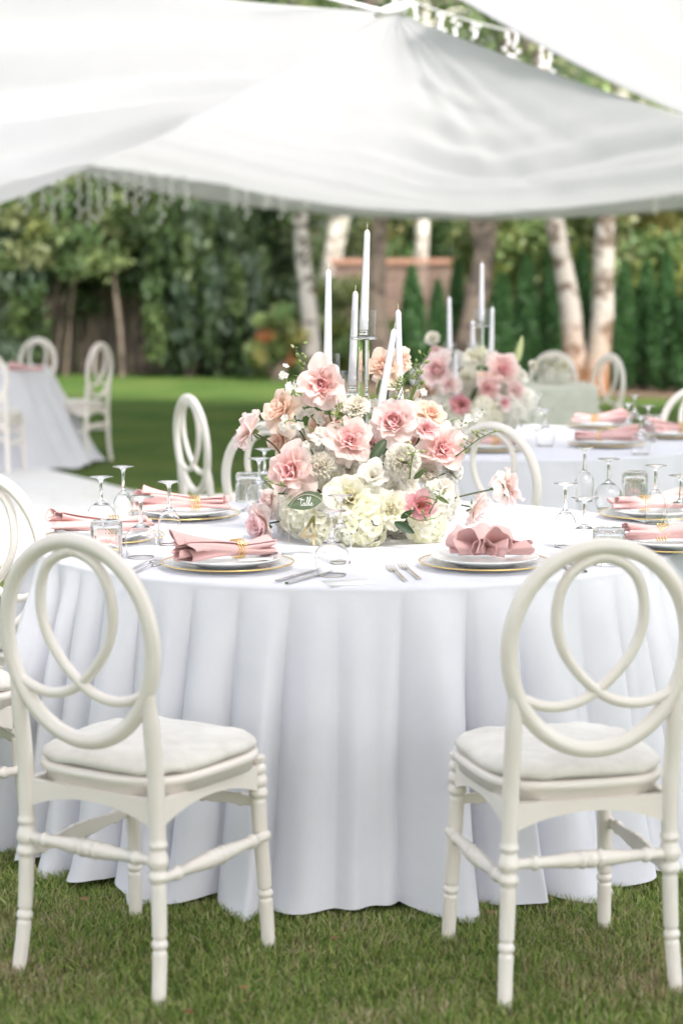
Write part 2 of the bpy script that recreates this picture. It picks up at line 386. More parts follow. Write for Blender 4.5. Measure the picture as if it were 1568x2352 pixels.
def tree(name, label, Y, bot, top, wpx, barkm, group, crown_cols, H=9.0, seed=0, crown=True, base_z=0, nclump=46, cat='tree', fork=None, cz0=2.6, spread=2.2):
    """bot/top: picture points of the trunk axis"""
    R = np.random.RandomState(seed)
    a = ony(bot[0], bot[1], Y); b = ony(top[0], top[1], Y)
    sl_ = (b.x-a.x)/(b.z-a.z); x0 = a.x-sl_*a.z
    r = wpx/FPX*Y/2
    t = empty(name, (x0, Y, 0), 0, label, cat, group)
    mb = MB(); n = 26; P = []; RR = []
    for i in range(n):
        z = H*i/(n-1)-.05; k = z/H
        P.append((sl_*z*(1-.3*k)+.05*math.sin(z*1.7+seed)*min(1, z), .06*math.sin(z*1.1+seed*2), z)); RR.append(r*(1.0+.45*math.exp(-max(z, 0)*3)-.62*k)*(1+.05*math.sin(z*7+seed)))
    mb.tube(P, RR, 14)
    mb.build('trunk', barkm, t)
    def at(z): 
        k = z/H; return np.array([sl_*z*(1-.3*k), 0, z])
    br = MB(); tips = []
    for i in range(11):
        z = cz0+(H-cz0-.4)*i/11+R.rand()*.3; A = R.rand()*6.28; L = spread*(.5+.5*R.rand())*(1-.5*(z-cz0)/(H-cz0)); p = at(z)
        q = p+np.array([math.cos(A)*L*.5, math.sin(A)*L*.5, L*.32]); e = p+np.array([math.cos(A)*L, math.sin(A)*L, L*.2])
        limb_tube(br, [p, q, e], r*.32, r*.06, 6); tips += [q, e]
    if fork:
        for (fx, fz, ft) in fork:
            p = at(fz); limb_tube(br, [p, p+np.array([fx*.4, .1, ft*.45]), p+np.array([fx, .1, ft])], r*.7, r*.3, 9)
    br.build('limb', barkm, t)
    if crown:
        cl = []
        for q in tips:
            for k in range(max(1, nclump//len(tips))):
                o = R.randn(3)*[.45, .45, .4]; cl.append((q[0]+o[0], q[1]+o[1], max(q[2]+o[2], 3.6), .38, .38, .3))
        cloud(cl, 70, .13, crown_cols, R, droop=.9, hang=.9).build('crown', 'leaf', t, smooth=False)
    return t
TG = 'birch trees behind the lawn'
tree('birch_tree', 'grey and white birch trunk standing just left of the tall candle', 28, (712, 840), (694, 470), 40, 'birch', TG, LIGHTG, seed=1, nclump=60, spread=2.6)
tree('birch_tree', 'pale forked birch behind the brown slat fence, left of the tallest candle', 35.5, (762, 700), (776, 480), 46, 'white_bark', TG, LIGHTG, seed=2, fork=[(.55, 1.75, 1.9)], nclump=50)
tree('brown_tree', 'straight brown trunk directly behind the tall candle holder', 27, (878, 850), (866, 500), 44, 'brown_bark', TG, GREEN, seed=3, nclump=50)
tree('birch_tree', 'slim white birch trunk rising behind the brown slat fence, right of the tallest candle', 35.5, (960, 700), (963, 500), 38, 'white_bark', TG, LIGHTG, seed=4, nclump=50)
tree('brown_tree', 'dark brown trunk leaning to the right behind the second flower arrangement', 26, (1062, 860), (1118, 500), 56, 'brown_bark', TG, GREEN, seed=5, nclump=50, fork=[(-.6, 1.9, 2.2)])
tree('birch_tree', 'birch trunk leaning left with orange lichen at its foot, left of its pair', 25, (1322, 868), (1268, 490), 50, 'birch_orange', TG, LIGHTG, seed=6, nclump=60, spread=2.6)
tree('birch_tree', 'birch trunk leaning right with an orange stain, rightmost of the trunks', 24, (1366, 850), (1402, 480), 52, 'birch_orange', TG, LIGHTG, seed=7, nclump=60, spread=2.6)
tree('young_tree', 'slim young trunk standing in front of the old plank fence', 28.6, (280, 850), (262, 480), 11, 'brown_bark', 'garden trees at the left', GREEN, seed=8, nclump=50, H=6, spread=2.0)
tree('brown_tree', 'brown trunk half hidden in the hanging greenery over the fence', 31.5, (245, 850), (232, 400), 30, 'brown_bark', 'garden trees at the left', GREEN, seed=9, nclump=60, H=8, spread=2.6)
tree('brown_tree', 'brown trunk high in the leaves at the left of the willow', 32, (420, 850), (415, 400), 34, 'brown_bark', 'garden trees at the left', GREEN, seed=19, nclump=60, H=8, spread=2.6)

# plank fence, left
pf = empty('plank_fence', (0, 30, 0), 0, 'old brown vertical plank fence half buried in greenery at the left', 'fence')
R2 = np.random.RandomState(4); x = ony(-60, 800, 30).x; xe = ony(560, 800, 30).x; plank_me = None
while x < xe:
    wdt = .17+.05*R2.rand(); h = 1.55+.25*R2.rand()
    b = MB().box((0, -.0125, 0), (wdt-.012, .0125, h)); o = b.build('plank', 'plank', pf, smooth=False)
    o.location = (x, R2.randn()*.015, 0); o.rotation_euler = (R2.randn()*.02, R2.randn()*.015, R2.randn()*.06); x += wdt
for z in (.45, 1.3):
    MB().box((ony(-60, 800, 30).x, .03, z), (xe, .08, z+.08)).build('rail', 'plank', pf, smooth=False)
# broad boards leaning at the right end of the fence
bd = empty('board_gate', (ony(490, 830, 29.6).x, 29.6, 0), 0, 'paler broad wooden gate leaf at the right end of the plank fence', 'gate')
for i in range(3):
    MB().box((-.27+i*.18, -.015, 0.02), (-.27+i*.18+.172, .015, 1.35)).build('board', M['siding'] if False else plain('gate_board', (.24, .195, .17), .8, c2=(.32, .265, .235), scale=3), bd, smooth=False)
MB().box((-.27, .016, .3), (.265, .05, .38)).build('brace', 'plank', bd, smooth=False)

# brown slat fence, middle
sf = empty('slat_fence', (0, 33, 0), 0, 'brown horizontal slat fence with a cap rail behind the trunks', 'fence')
xa, xb = ony(765, 600, 33).x, ony(1085, 600, 33).x
for i in range(12):
    MB().box((xa, -.012, .08+i*.135), (xb, .012, .08+i*.135+.118)).build('slat', 'siding', sf, smooth=False)
MB().box((xa-.05, -.06, 1.70), (xb+.05, .06, 1.80)).build('cap_rail', 'siding_cap', sf, smooth=False)
for xx in (xa+.1, (xa+xb)/2, xb-.1):
    MB().box((xx-.05, .013, 0), (xx+.05, .11, 1.70)).build('post', 'siding_cap', sf, smooth=False)

def thuja(xd, ytop, ybot, wpx, Y, seed, label):
    R = np.random.RandomState(seed); b = ony(xd, ybot, Y); t_ = ony(xd, ytop, Y); H = t_.z; r = wpx/FPX*Y/2
    t = empty('thuja_tree', (b.x, Y, 0), 0, label, 'thuja', 'clipped thuja conifers along the right edge of the lawn')
    mb = MB(); mb.tube([(0, 0, 0), (0, 0, H*.85)], [.05, .015], 7); mb.build('trunk', 'brown_bark', t)
    N = 5200; z = R.rand(N)**.85; rr = r*np.clip((1-z)**.55*(.35+1.2*np.minimum(z*4+.3, .75)), .02, 2)*(.55+.5*R.rand(N)); A = R.rand(N)*6.28
    rr *= 1+.14*np.sin(A*3+z*9+seed)+.1*np.sin(A*7+z*23)
    P = np.stack([np.cos(A)*rr, np.sin(A)*rr, .05+z*(H-.05)], 1)
    lm = leafmesh(P, .085, pal([(.055, .13, .045), (.085, .19, .06), (.10, .22, .07), (.06, .15, .05)], N, R), -1.6, R, .4); lm.build('foliage', 'leaf', t, smooth=False)
spec = [(945, 612, 850, 70, 25.6), (1004, 645, 850, 48, 25.9), (1048, 598, 850, 50, 26.5), (1150, 628, 870, 66, 25.2), (1098, 650, 870, 56, 27.2), (1205, 590, 880, 66, 25.3), (1262, 560, 880, 62, 25.9),
        (1330, 570, 885, 66, 26.2), (1385, 590, 885, 60, 25.8), (1428, 600, 890, 58, 24.9), (1478, 600, 892, 70, 25.2), (1524, 585, 895, 66, 24.6), (1580, 610, 895, 70, 24.3)]
names = ['leftmost thuja, a dark cone against the brown slat fence', 'small thuja between the leftmost cone and the leaning dark trunk', 'thuja half behind the leaning dark trunk',
         'thuja just right of the leaning dark trunk, above the pink flowers', 'short thuja tucked behind the leaning dark trunk', 'thuja above the white calla of the far arrangement', 'thuja directly left of the orange footed birch',
         'thuja seen between the two leaning birches', 'thuja behind the right leaning birch trunk', 'thuja just right of the right leaning birch', 'broad thuja third from the right edge', 'tall dark thuja second from the right edge', 'thuja cut by the right edge of the view']
for i, (s_, nm) in enumerate(zip(spec, names)): thuja(*s_, 40+i, nm)

def mass(name, label, cat, Y, x0, x1, y0, y1, n, per, size, cols, seed, ry=.6, rc=.3, droop=0, hang=0, kind=None, group=None, stem=None):
    """a shrub: leaf clumps through a box of the place seen between picture x0..x1, y0..y1 at distance Y, on stems"""
    R = np.random.RandomState(seed); a = ony(x0, y1, Y); b = ony(x1, y0, Y); z0 = max(a.z, .05); cx = (a.x+b.x)/2
    t = empty(name, (cx, Y, 0), 0, label, cat, group, kind)
    cl = []
    for i in range(n):
        u, v = R.rand()*2-1, R.rand()*2-1
        sx = math.sqrt(max(0, 1-.55*v*v))
        cl.append((u*sx*(b.x-a.x)/2, (R.rand()*2-1)*ry, z0+(v*.5+.5)*(b.z-z0), rc*(.7+.6*R.rand()), rc*(.7+.6*R.rand()), rc*(.6+.5*R.rand())))
    cloud(cl, per, size, cols, R, droop, hang).build('foliage', 'leaf', t, smooth=False)
    sm = MB()
    for i in range(stem or 5):
        xx = (R.rand()-.5)*(b.x-a.x)*.4; c = cl[R.randint(len(cl))]
        limb_tube(sm, [(xx, 0, -.02), (xx*.6+c[0]*.4, c[1]*.4, c[2]*.55), (c[0], c[1], c[2])], .035, .008, 6)
    sm.build('stem', 'brown_bark', t); return t
GL = 'shrubs and hanging greenery at the left'
mass('ivy_bush', 'grey green ivy bush filling the left edge beside the plank fence', 'bush', 28.5, -90, 92, 520, 850, 80, 90, .11, BLUEG+GREEN, 61, rc=.26, group=GL)
mass('leafy_tree', 'mid green leafy tree crown hanging over the plank fence at the far left', 'tree', 28.8, -80, 330, 380, 610, 150, 90, .12, GREEN+LIGHTG+YELG[:1], 62, ry=.8, rc=.3, hang=.1, group=GL)
mass('leafy_tree', 'dense dark green crown over the middle of the plank fence', 'tree', 29.2, 200, 520, 380, 640, 130, 90, .12, GREEN+DARKG, 63, ry=.7, rc=.3, hang=.15, group=GL)
wt = mass('willow_tree', 'blue green willow with drooping strands over the right end of the plank fence', 'tree', 28.6, 340, 600, 420, 760, 90, 110, .15, BLUEG+GREEN, 64, ry=.5, rc=.17, droop=3.5, hang=.75, group=GL)
mass('leafy_bush', 'bright green bush cascading beside the left birch trunk', 'bush', 29.4, 540, 690, 430, 790, 80, 90, .12, GREEN+LIGHTG+BLUEG, 65, ry=.5, rc=.24, hang=.4, group=GL)
mass('climbing_vine', 'green vine climbing over the plank fence boards', 'vine', 29.5, 385, 470, 690, 840, 18, 60, .12, GREEN, 66, ry=.12, rc=.14, group=GL)
mass('climbing_vine', 'small green creeper growing up the plank fence left of the slim trunk', 'vine', 29.5, 150, 260, 640, 720, 12, 60, .12, GREEN, 67, ry=.12, rc=.16, group=GL)
mass('low_shrub', 'pale green shrub with orange tips left of the birch trunk', 'shrub', 27.6, 575, 690, 715, 835, 26, 70, .09, LIGHTG+YELG+[(.42, .17, .07)], 68, ry=.35, rc=.15, group='low yellow green shrubs by the birches')
mass('low_shrub', 'yellow green shrub between the left birch and the tall candle holder', 'shrub', 29.5, 725, 865, 640, 850, 50, 80, .1, YELG+LIGHTG, 69, ry=.5, rc=.2, group='low yellow green shrubs by the birches')
mass('low_shrub', 'small light green shrub at the foot of the brown trunk', 'shrub', 28.5, 800, 960, 740, 850, 24, 70, .09, LIGHTG, 70, ry=.4, rc=.15, group='low yellow green shrubs by the birches')
# thick greenery beyond the garden, behind the fences
def woods():
    R = np.random.RandomState(77); cl = []
    for i in range(620):
        x = R.rand()*24-12; z = R.rand()**1.1*8.5; y = 37+R.rand()*3+abs(x)*.1
        cl.append((x, y, z, .55, .55, .42))
    right = cloud([c for c in cl if c[0] > -1.2], 75, .2, LIGHTG+GREEN+YELG, R, .6, .4)
    left = cloud([c for c in cl if c[0] <= -1.2], 75, .2, DARKG+GREEN, R, .6, .4)
    tag(right.build('woodland_foliage', 'leaf', smooth=False), 'light olive green woodland foliage beyond the thujas', 'woodland', kind='stuff')
    tag(left.build('woodland_foliage', 'leaf', smooth=False), 'dark green woodland foliage beyond the plank fence', 'woodland', kind='stuff')
    # backdrop sheet in one dark green, closing the view behind the wood
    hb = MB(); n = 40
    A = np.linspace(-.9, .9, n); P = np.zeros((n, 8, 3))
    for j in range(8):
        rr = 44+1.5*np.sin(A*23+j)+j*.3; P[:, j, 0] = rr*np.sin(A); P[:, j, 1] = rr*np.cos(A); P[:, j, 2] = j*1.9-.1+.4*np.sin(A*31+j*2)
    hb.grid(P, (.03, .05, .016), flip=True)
    tag(hb.build('far_wood', 'leaf', smooth=True), 'dark green wood closing the view', kind='structure')
woods()
mass('light_bush', 'sunny light green bushes behind the thujas at the right', 'bush', 31, 1060, 1330, 430, 640, 90, 80, .14, LIGHTG+YELG, 71, ry=.7, rc=.32, group='light bushes behind the thujas')
mass('light_bush', 'yellowish bushes behind the thujas at the right edge', 'bush', 30, 1330, 1640, 420, 650, 100, 80, .14, LIGHTG+YELG, 72, ry=.7, rc=.32, group='light bushes behind the thujas')
# bare earth bed under the thujas
eb = MB(); eb.add([(-.2, 24.2, .012), (8, 22.6, .012), (9, 27.5, .012), (-.2, 27.5, .012)], [[0, 1, 2, 3]])
M['earth'] = plain('bare_earth', (.12, .075, .045), .95, c2=(.19, .13, .085), scale=2)
tag(eb.build('earth_bed', 'earth', smooth=False), 'bare brown earth bed under the thujas', kind='structure')

# ------------------------------------------------------------------ canopy sheets
P0 = Vector((.25, 9.6, 2.765)); L0 = ony(150, 370, 22); R0 = Vector((6.1, 20, 2.74))
def edge(a, b, sag, n, dz=None, bow=(0, 0)):
    t = np.linspace(0, 1, n)[:, None]; a = np.array(a); b = np.array(b)
    P = a*(1-t)+b*t; P[:, 2] -= 4*sag*(t*(1-t))[:, 0]; P[:, 0] += 4*bow[0]*(t*(1-t))[:, 0]; P[:, 1] += 4*bow[1]*(t*(1-t))[:, 0]; return P
def coons(c0, c1, d0, d1):
    """c0,c1 run along u at v=0,1; d0,d1 run along v at u=0,1"""
    n, m = len(c0), len(d0); u = np.linspace(0, 1, n)[:, None, None]; v = np.linspace(0, 1, m)[None, :, None]
    return (1-v)*c0[:, None]+v*c1[:, None]+(1-u)*d0[None]+u*d1[None]-((1-u)*(1-v)*c0[0]+u*(1-v)*c0[-1]+(1-u)*v*c1[0]+u*v*c1[-1])
canopy_lift = []
def canopy_b():
    n, m = 180, 110
    # u: from the peak (0) out to the low free edge (1); v: from ridge side L to side R
    ridge = edge(P0, L0, .10, n); upper = edge(P0, R0, .20, n, bow=(0, 0)); free = edge(L0, R0, .40, m); pk = edge(P0, P0+Vector((.02, 0, 0)), 0, m)
    G = coons(ridge, upper, pk, free)
    u = np.linspace(0, 1, n)[:, None]; v = np.linspace(0, 1, m)[None, :]
    # folds fan out of the peak and sag between the ropes
    G[..., 2] -= .55*np.sin(PI*v)*np.sin(PI*np.minimum(u*1.0, 1))*.55
    wv = v+.03*np.sin(u*5)+.05*np.sin(v*9)
    fold = .6*np.sin(wv*33+2.2*np.sin(u*3))+.45*np.sin(wv*57-u*5+1)
    G[..., 2] += .011*fold*np.sin(PI*np.clip(u*1.02, 0, 1))**.6*np.sin(PI*v)**.5*(1-.35*u)
    # swags running across, from rope to rope
    uu = u+.05*np.sin(v*5)+.02*np.sin(v*13+u*9); sw = .55*(np.abs(np.sin(uu*15+.8))**.7*2-1)+.35*np.sin(uu*38+2*v)+.26*np.sin(uu*71-3*v)
    G[..., 2] += .085*sw*np.sin(PI*v)**.4*np.sin(PI*u)**.7*(.5+.7*u)
    # the free edge falls as a short valance
    tail = np.zeros((n, 10, 3)); e = G[-1]; V = []
    for j in range(1, 9):
        q = e.copy(); q[:, 2] -= .034*j*np.sin(PI*np.linspace(0, 1, m))**.35; q[:, 1] += .012*np.sin(np.linspace(0, 60, m)+j*.1)*j*.3; V.append(q)
    return np.concatenate([G[:-1], G[-1:], np.stack(V)], 0)
free_drop = .0
cb = MB().grid(canopy_b()); tag(cb.build('canopy_sheet', 'canopy', solid=.002), 'wide white fabric canopy sheet fanning from the tied peak to the low scalloped edge', 'canopy', 'white fabric canopy sheets')
def canopy_a():
    n, m = 150, 150
    NL = Vector((-3.6, 7.3, 3.12)); LL = Vector((-8.5, 21, 2.8))
    G = coons(edge(P0, L0, .10, n), edge(NL, LL, .5, n), edge(P0, NL, .12, m), edge(L0, LL, .38, m))
    u = np.linspace(0, 1, n)[:, None]; v = np.linspace(0, 1, m)[None, :]
    G[..., 2] -= .28*np.sin(PI*v)*np.sin(PI*u)
    wu = u+.06*np.sin(v*4)+.02*np.sin(v*11)
    G[..., 2] += (.09*(np.abs(np.sin(wu*12+1))**.7*2-1)+.05*np.sin(wu*41+v*4)+.03*np.sin(wu*70-v*3))*np.sin(PI*v)**.4*np.sin(PI*np.clip(u, 0, 1))**.5
    return G
ca = MB().grid(canopy_a()); tag(ca.build('canopy_sheet', 'canopy', solid=.002), 'big white fabric canopy sheet sweeping across the upper left', 'canopy', 'white fabric canopy sheets')
def canopy_c():
    n, m = 120, 90
    Q0 = ony(985, -45, 9.9); Q1 = Vector((7.0, 21.5, 2.80)); N0 = Vector((3.6, 6.4, 2.95)); N1 = Vector((10, 15.5, 2.9))
    G = coons(edge(Q0, Q1, .42, n, bow=(.0, 0)), edge(N0, N1, .3, n), edge(Q0, N0, .1, m), edge(Q1, N1, .4, m))
    u = np.linspace(0, 1, n)[:, None]; v = np.linspace(0, 1, m)[None, :]
    G[..., 2] -= .22*np.sin(PI*v)*np.sin(PI*u)
    G[..., 2] += (.06*np.sin(v*20+2*u)+.05*np.sin(v*37+u*5))*np.sin(PI*u)**.5*np.sin(PI*v)**.5
    return G, Q0
Gc, Q0 = canopy_c()
tag(MB().grid(Gc).build('canopy_sheet', 'canopy', solid=.002), 'white fabric canopy sheet across the upper right corner', 'canopy', 'white fabric canopy sheets')
# rope through the peak, with its knot, and the posts that hold the sheets
rp = empty('support_rope', tuple(P0), 0, 'white rope knotted to the canopy peak and running up to the right', 'rope')
q = ony(965, -30, 9.9)-P0; mb = MB().tube(cr_spline([(-.6, -.2, .12), (0, 0, 0), tuple(q*.6), tuple(q*2.2)], 24), .010, 8); mb.build('rope', 'cable', rp)
kb = MB(); kb.tube([(-.09, 0, -.02), (-.03, 0, .005), (.03, 0, .02), (.1, .02, .05)], [.012, .026, .03, .012], 10); kb.build('knot', 'cable', rp)
# unseen sheets of the same fabric, added to shade the tables; gap lets sun in
for (ya, yb, lab_) in ((-8, 2.95, 'unseen white fabric sheet added above the view to shade the nearest table'), (4.05, 6.9, 'unseen white fabric sheet added above the view to shade the second round table')):
    n_, m_ = 90, 90; x_ = np.linspace(-6.5, 6.5, n_)[:, None]; y_ = np.linspace(ya, yb, m_)[None, :]+.1*x_*(1 if yb < 4 else .4)
    G_ = np.zeros((n_, m_, 3)); G_[..., 0] = x_; G_[..., 1] = y_; G_[..., 2] = 3.4-.15*np.sin(PI*(x_+6.5)/13)*np.sin(PI*np.linspace(0, 1, m_)[None, :])+.03*np.sin(x_*9+y_)
    tag(MB().grid(G_).build('canopy_sheet', 'canopy', solid=.002), lab_, 'canopy', 'white fabric canopy sheets')

# icicle light strings
def icicles(a, b, n, name, label, seed, sag=.1, lmin=.12, lmax=.34, bs=1.3):
    R = np.random.RandomState(seed); t = empty('string_lights', tuple(a), 0, label, 'string lights', 'icicle light strings under the canopy')
    a = np.array(a); b = np.array(b)
    C = edge(a*0, b-a, sag, 40); MB().tube(C, .004, 5).build('cable', 'cable', t)
    for i in range(n):
        k = (i+.5+R.randn()*.2)/n; p = C[int(np.clip(k, 0, 1)*39)]; L = lmin+(lmax-lmin)*R.rand(); s = MB(); m = 8
        pts = [(p[0]+.012*math.sin(j*2.1+i), p[1]+.01*math.cos(j*1.7), p[2]-L*j/(m-1)) for j in range(m)]
        s.tube(pts, .0035, 5)
        for j in range(1, m):
            c = pts[j]; s.lathe([(0, -.021*bs), (.012*bs, -.012*bs), (.014*bs, 0), (.011*bs, .013*bs), (0, .018*bs)], 7, Matrix.Translation((c[0]+.014*(-1)**j, c[1], c[2])))
            s.tube([c, (c[0]+.02*(-1)**j, c[1], c[2])], .003, 4)
        s.build('strand', 'bulb', t)
icicles(ony(-20, 388, 20.5), ony(440, 392, 20.5), 17, 'string_lights', 'icicle string lights hanging below the canopy edge at the left', 21, .0, .25, .60)
icicles(ony(520, 415, 21), ony(720, 432, 21), 5, 'string_lights', 'few icicle lights under the canopy edge left of the birch trunk', 22, .0, .2, .4)
icicles(ony(880, -25, 11.5), ony(1300, 90, 13.5), 9, 'string_lights', 'icicle string lights in the gap above the canopy peak', 23, .05, .10, .30, bs=.55)
icicles(ony(1480, 420, 19.5), ony(1620, 410, 19.5), 4, 'string_lights', 'few icicle lights under the canopy edge at the right', 24, .0, .1, .3)

# ================================================================== TABLES
def cloth_mesh(Rad, Z, flare, nf, amp, seed, nphi=900, hem=.015, twist=1.0, pool=.05):
    R = np.random.RandomState(seed); ph = R.rand(8)*6.28
    phi = np.arange(nphi)*2*PI/nphi
    rows = []
    for k in range(12):                                     # flat top
        r = Rad*.985*(k/11); rows.append((r, 0.0, -1))
    rows[0] = (.001, 0, -1)
    for k in range(1, 7):
        a = k/6*PI/2; rows.append((Rad*.985+.014*math.sin(a), -.014*(1-math.cos(a)), 0))
    nz = 70
    for k in range(1, nz+1): rows.append((None, -.014-(Z-hem-.014)*k/nz, k/nz))
    w_ = phi+.035*np.sin(3*phi+ph[0])+.035*np.sin(5*phi+ph[1])+.03*np.sin(11*phi+ph[2])
    f1 = np.sin(nf*w_+ph[3]); c1 = np.cos(nf*w_+ph[3])
    f2 = np.sin(round(nf*.62)*w_+ph[4]); f3 = np.sin(round(nf*1.63)*phi+ph[5])
    mod = .72+.28*np.sin(4*phi+ph[6])*np.sin(9*phi+ph[7])
    g1 = 2*np.abs(np.sin(nf*.5*w_+ph[3]))**.75-1.1; g2 = np.abs(np.sin(round(nf*.31)*w_+ph[4]))*2-1
    prof = (.62*g1+.30*g2+.10*f3)*mod
    prof = np.where(prof > 0, prof**1.0, prof*1.15)
    V = np.zeros((len(rows), nphi, 3))
    for i, (r, z, t) in enumerate(rows):
        if t == -1: rr = np.full(nphi, r); pp = phi
        elif t == 0: rr = np.full(nphi, r); pp = phi
        else:
            e = 1-math.exp(-t*5); e = e*(.5+.5*t)
            rr = Rad*.985+.014+flare*t**1.1+amp*prof*e+amp*.35*e
            low = math.exp(-(1-t)/.07)
            rr = rr+pool*low*(.5+.5*np.sin(nf*.5*w_+1+ph[2]))*(.4+.6*np.sin(3*phi+ph[1])**2)
            rr = rr + .004*np.sin(phi*23+t*9)*e
            pp = phi+twist*(1/nf)*c1*e*.8*mod+.02*t*np.sin(5*phi+ph[0])
        zz = np.full(nphi, Z+z)
        if t > .8: zz = zz+.012*((t-.8)/.2)*np.sin(nf*.5*w_+ph[5])+.008*((t-.8)/.2)
        V[i, :, 0] = rr*np.cos(pp); V[i, :, 1] = rr*np.sin(pp); V[i, :, 2] = zz
    return V
def round_table(c, Rad, Z, flare, nf, amp, seed, lt, lc, nphi=900, pool=.05):
    t = empty('round_table', (c[0], c[1], 0), 0, lt, 'table', 'round banquet tables')
    MB().lathe([(0, Z-.03), (Rad*.975, Z-.03), (Rad*.975, Z-.004), (0, Z-.004)], 64).build('tabletop', 'wood_top', t, smooth=False)
    for k in range(4):
        a = PI/4+k*PI/2; MB().tube([(.5*math.cos(a), .5*math.sin(a), 0), (.45*math.cos(a), .45*math.sin(a), Z-.03)], .016, 10).build('leg', 'pole', t)
    o = MB().grid(cloth_mesh(Rad, Z, flare, nf, amp, seed, nphi, pool=pool), cv=True, flip=True).build('tablecloth', 'cloth')
    o.location = (c[0], c[1], 0); tag(o, lc, 'tablecloth', 'white floor length tablecloths'); return t
round_table(TC, .9, TZ, .085, 38, .110, 12, 'round banquet table under the nearest white cloth', 'floor length white cloth falling in soft folds on the nearest round table', 1500)
T2 = Vector((.73, 8.42, 0))
round_table(T2, .9, TZ, .10, 30, .05, 5, 'round banquet table under the second white cloth, behind the nearest', 'floor length white cloth on the second round table behind the flowers', 900)
T3 = Vector((-3.22, 15.2, 0))
round_table(T3, .9, TZ, .34, 22, .05, 6, 'round banquet table under the far white cloth at the left edge', 'white cloth flaring widely to the grass on the far left table', 600)

# sage table at the far right
st = empty('side_table', (0, 0, 0), 0, 'small rectangular table behind the second round table', 'table')
a = onz(1120, 888, .75); b = onz(1373, 888, .75); st.location = ((a.x+b.x)/2, a.y+.3, 0); hw = (b.x-a.x)/2
MB().box((-hw+.02, -.3, .71), (hw-.02, .3, .74)).build('tabletop', 'wood_top', st, smooth=False)
for sx in (-1, 1):
    for sy in (-1, 1): MB().box((sx*(hw-.06)-.02, sy*.26-.02, 0), (sx*(hw-.06)+.02, sy*.26+.02, .71)).build('leg', 'wood_top', st, smooth=False)
n = 240; per = []; 
def rect(t):
    L = [2*hw, .66, 2*hw, .66]; s_ = t*sum(L)
    for i, l_ in enumerate(L):
        if s_ <= l_: break
        s_ -= l_
    return [(-hw+s_, -.33), (hw, -.33+s_), (hw-s_, .33), (-hw, .33-s_)][i]
V = np.zeros((14, n, 3))
for j in range(n):
    x_, y_ = rect(j/n)
    for i in range(14):
        if i == 0: V[i, j] = (x_*.02, y_*.02, .75)
        elif i == 1: V[i, j] = (x_*.985, y_*.985, .75)
        else:
            t = (i-2)/11; k = 1+.045*t*(.6+math.sin(j*PI*2*17/n)*.7); V[i, j] = (x_*k, y_*k, .742-t*.725)
o = MB().grid(V, cv=True, flip=True).build('tablecloth', 'sage'); o.location = st.location; tag(o, 'pale sage green pleated cloth on the small table at the right', 'tablecloth')

# ================================================================== CHAIRS
def stretcher(p, q, r=.0125, inward=(0, 1, 0)):
    """turned rail with a flat inner face"""
    p = np.array(p, float); q = np.array(q, float); L = np.linalg.norm(q-p); inw = np.array(inward, float)
    ks = [(0, .9), (.10, .9), (.13, .95), (.14, 1.25), (.155, 1.3), (.17, 1.25), (.18, .95), (.30, 1.15), (.38, 1.45), (.42, 1.3), (.435, 1.6), (.455, 1.65), (.465, 1.3), (.48, 1.55), (.52, 1.55), (.535, 1.3), (.545, 1.65), (.565, 1.6), (.58, 1.3), (.62, 1.45), (.70, 1.15), (.82, .95), (.83, 1.25), (.845, 1.3), (.86, 1.25), (.87, .95), (.9, .9), (1, .9)]
    mb = MB(); P = [p+(q-p)*k for k, _ in ks]
    mb.tube(P, [r*x for _, x in ks], 14, up=(0, 0, 1))
    V = mb.v[0]; ax = (q-p)/L; inw -= ax*np.dot(inw, ax); inw /= np.linalg.norm(inw)
    for arr in mb.v:
        d = (arr-p) @ inw; over = np.clip(d-.005, 0, None); arr -= over[:, None]*inw
    return mb
def leg_tube(pts, rings, r0=.0185, n=190):
    P = cr_spline(pts, n); zs = P[:, 2]; R = np.full(n, r0)
    R = r0*(.86+.14*np.clip(zs/.45, 0, 1))
    for (z, w_, a) in rings: R = R+1.8*a*np.exp(-((zs-z)/w_)**2)
    R = R*(1-.55*np.clip((zs-.585)/.10, 0, 1))
    return MB().tube(P, R, 18)
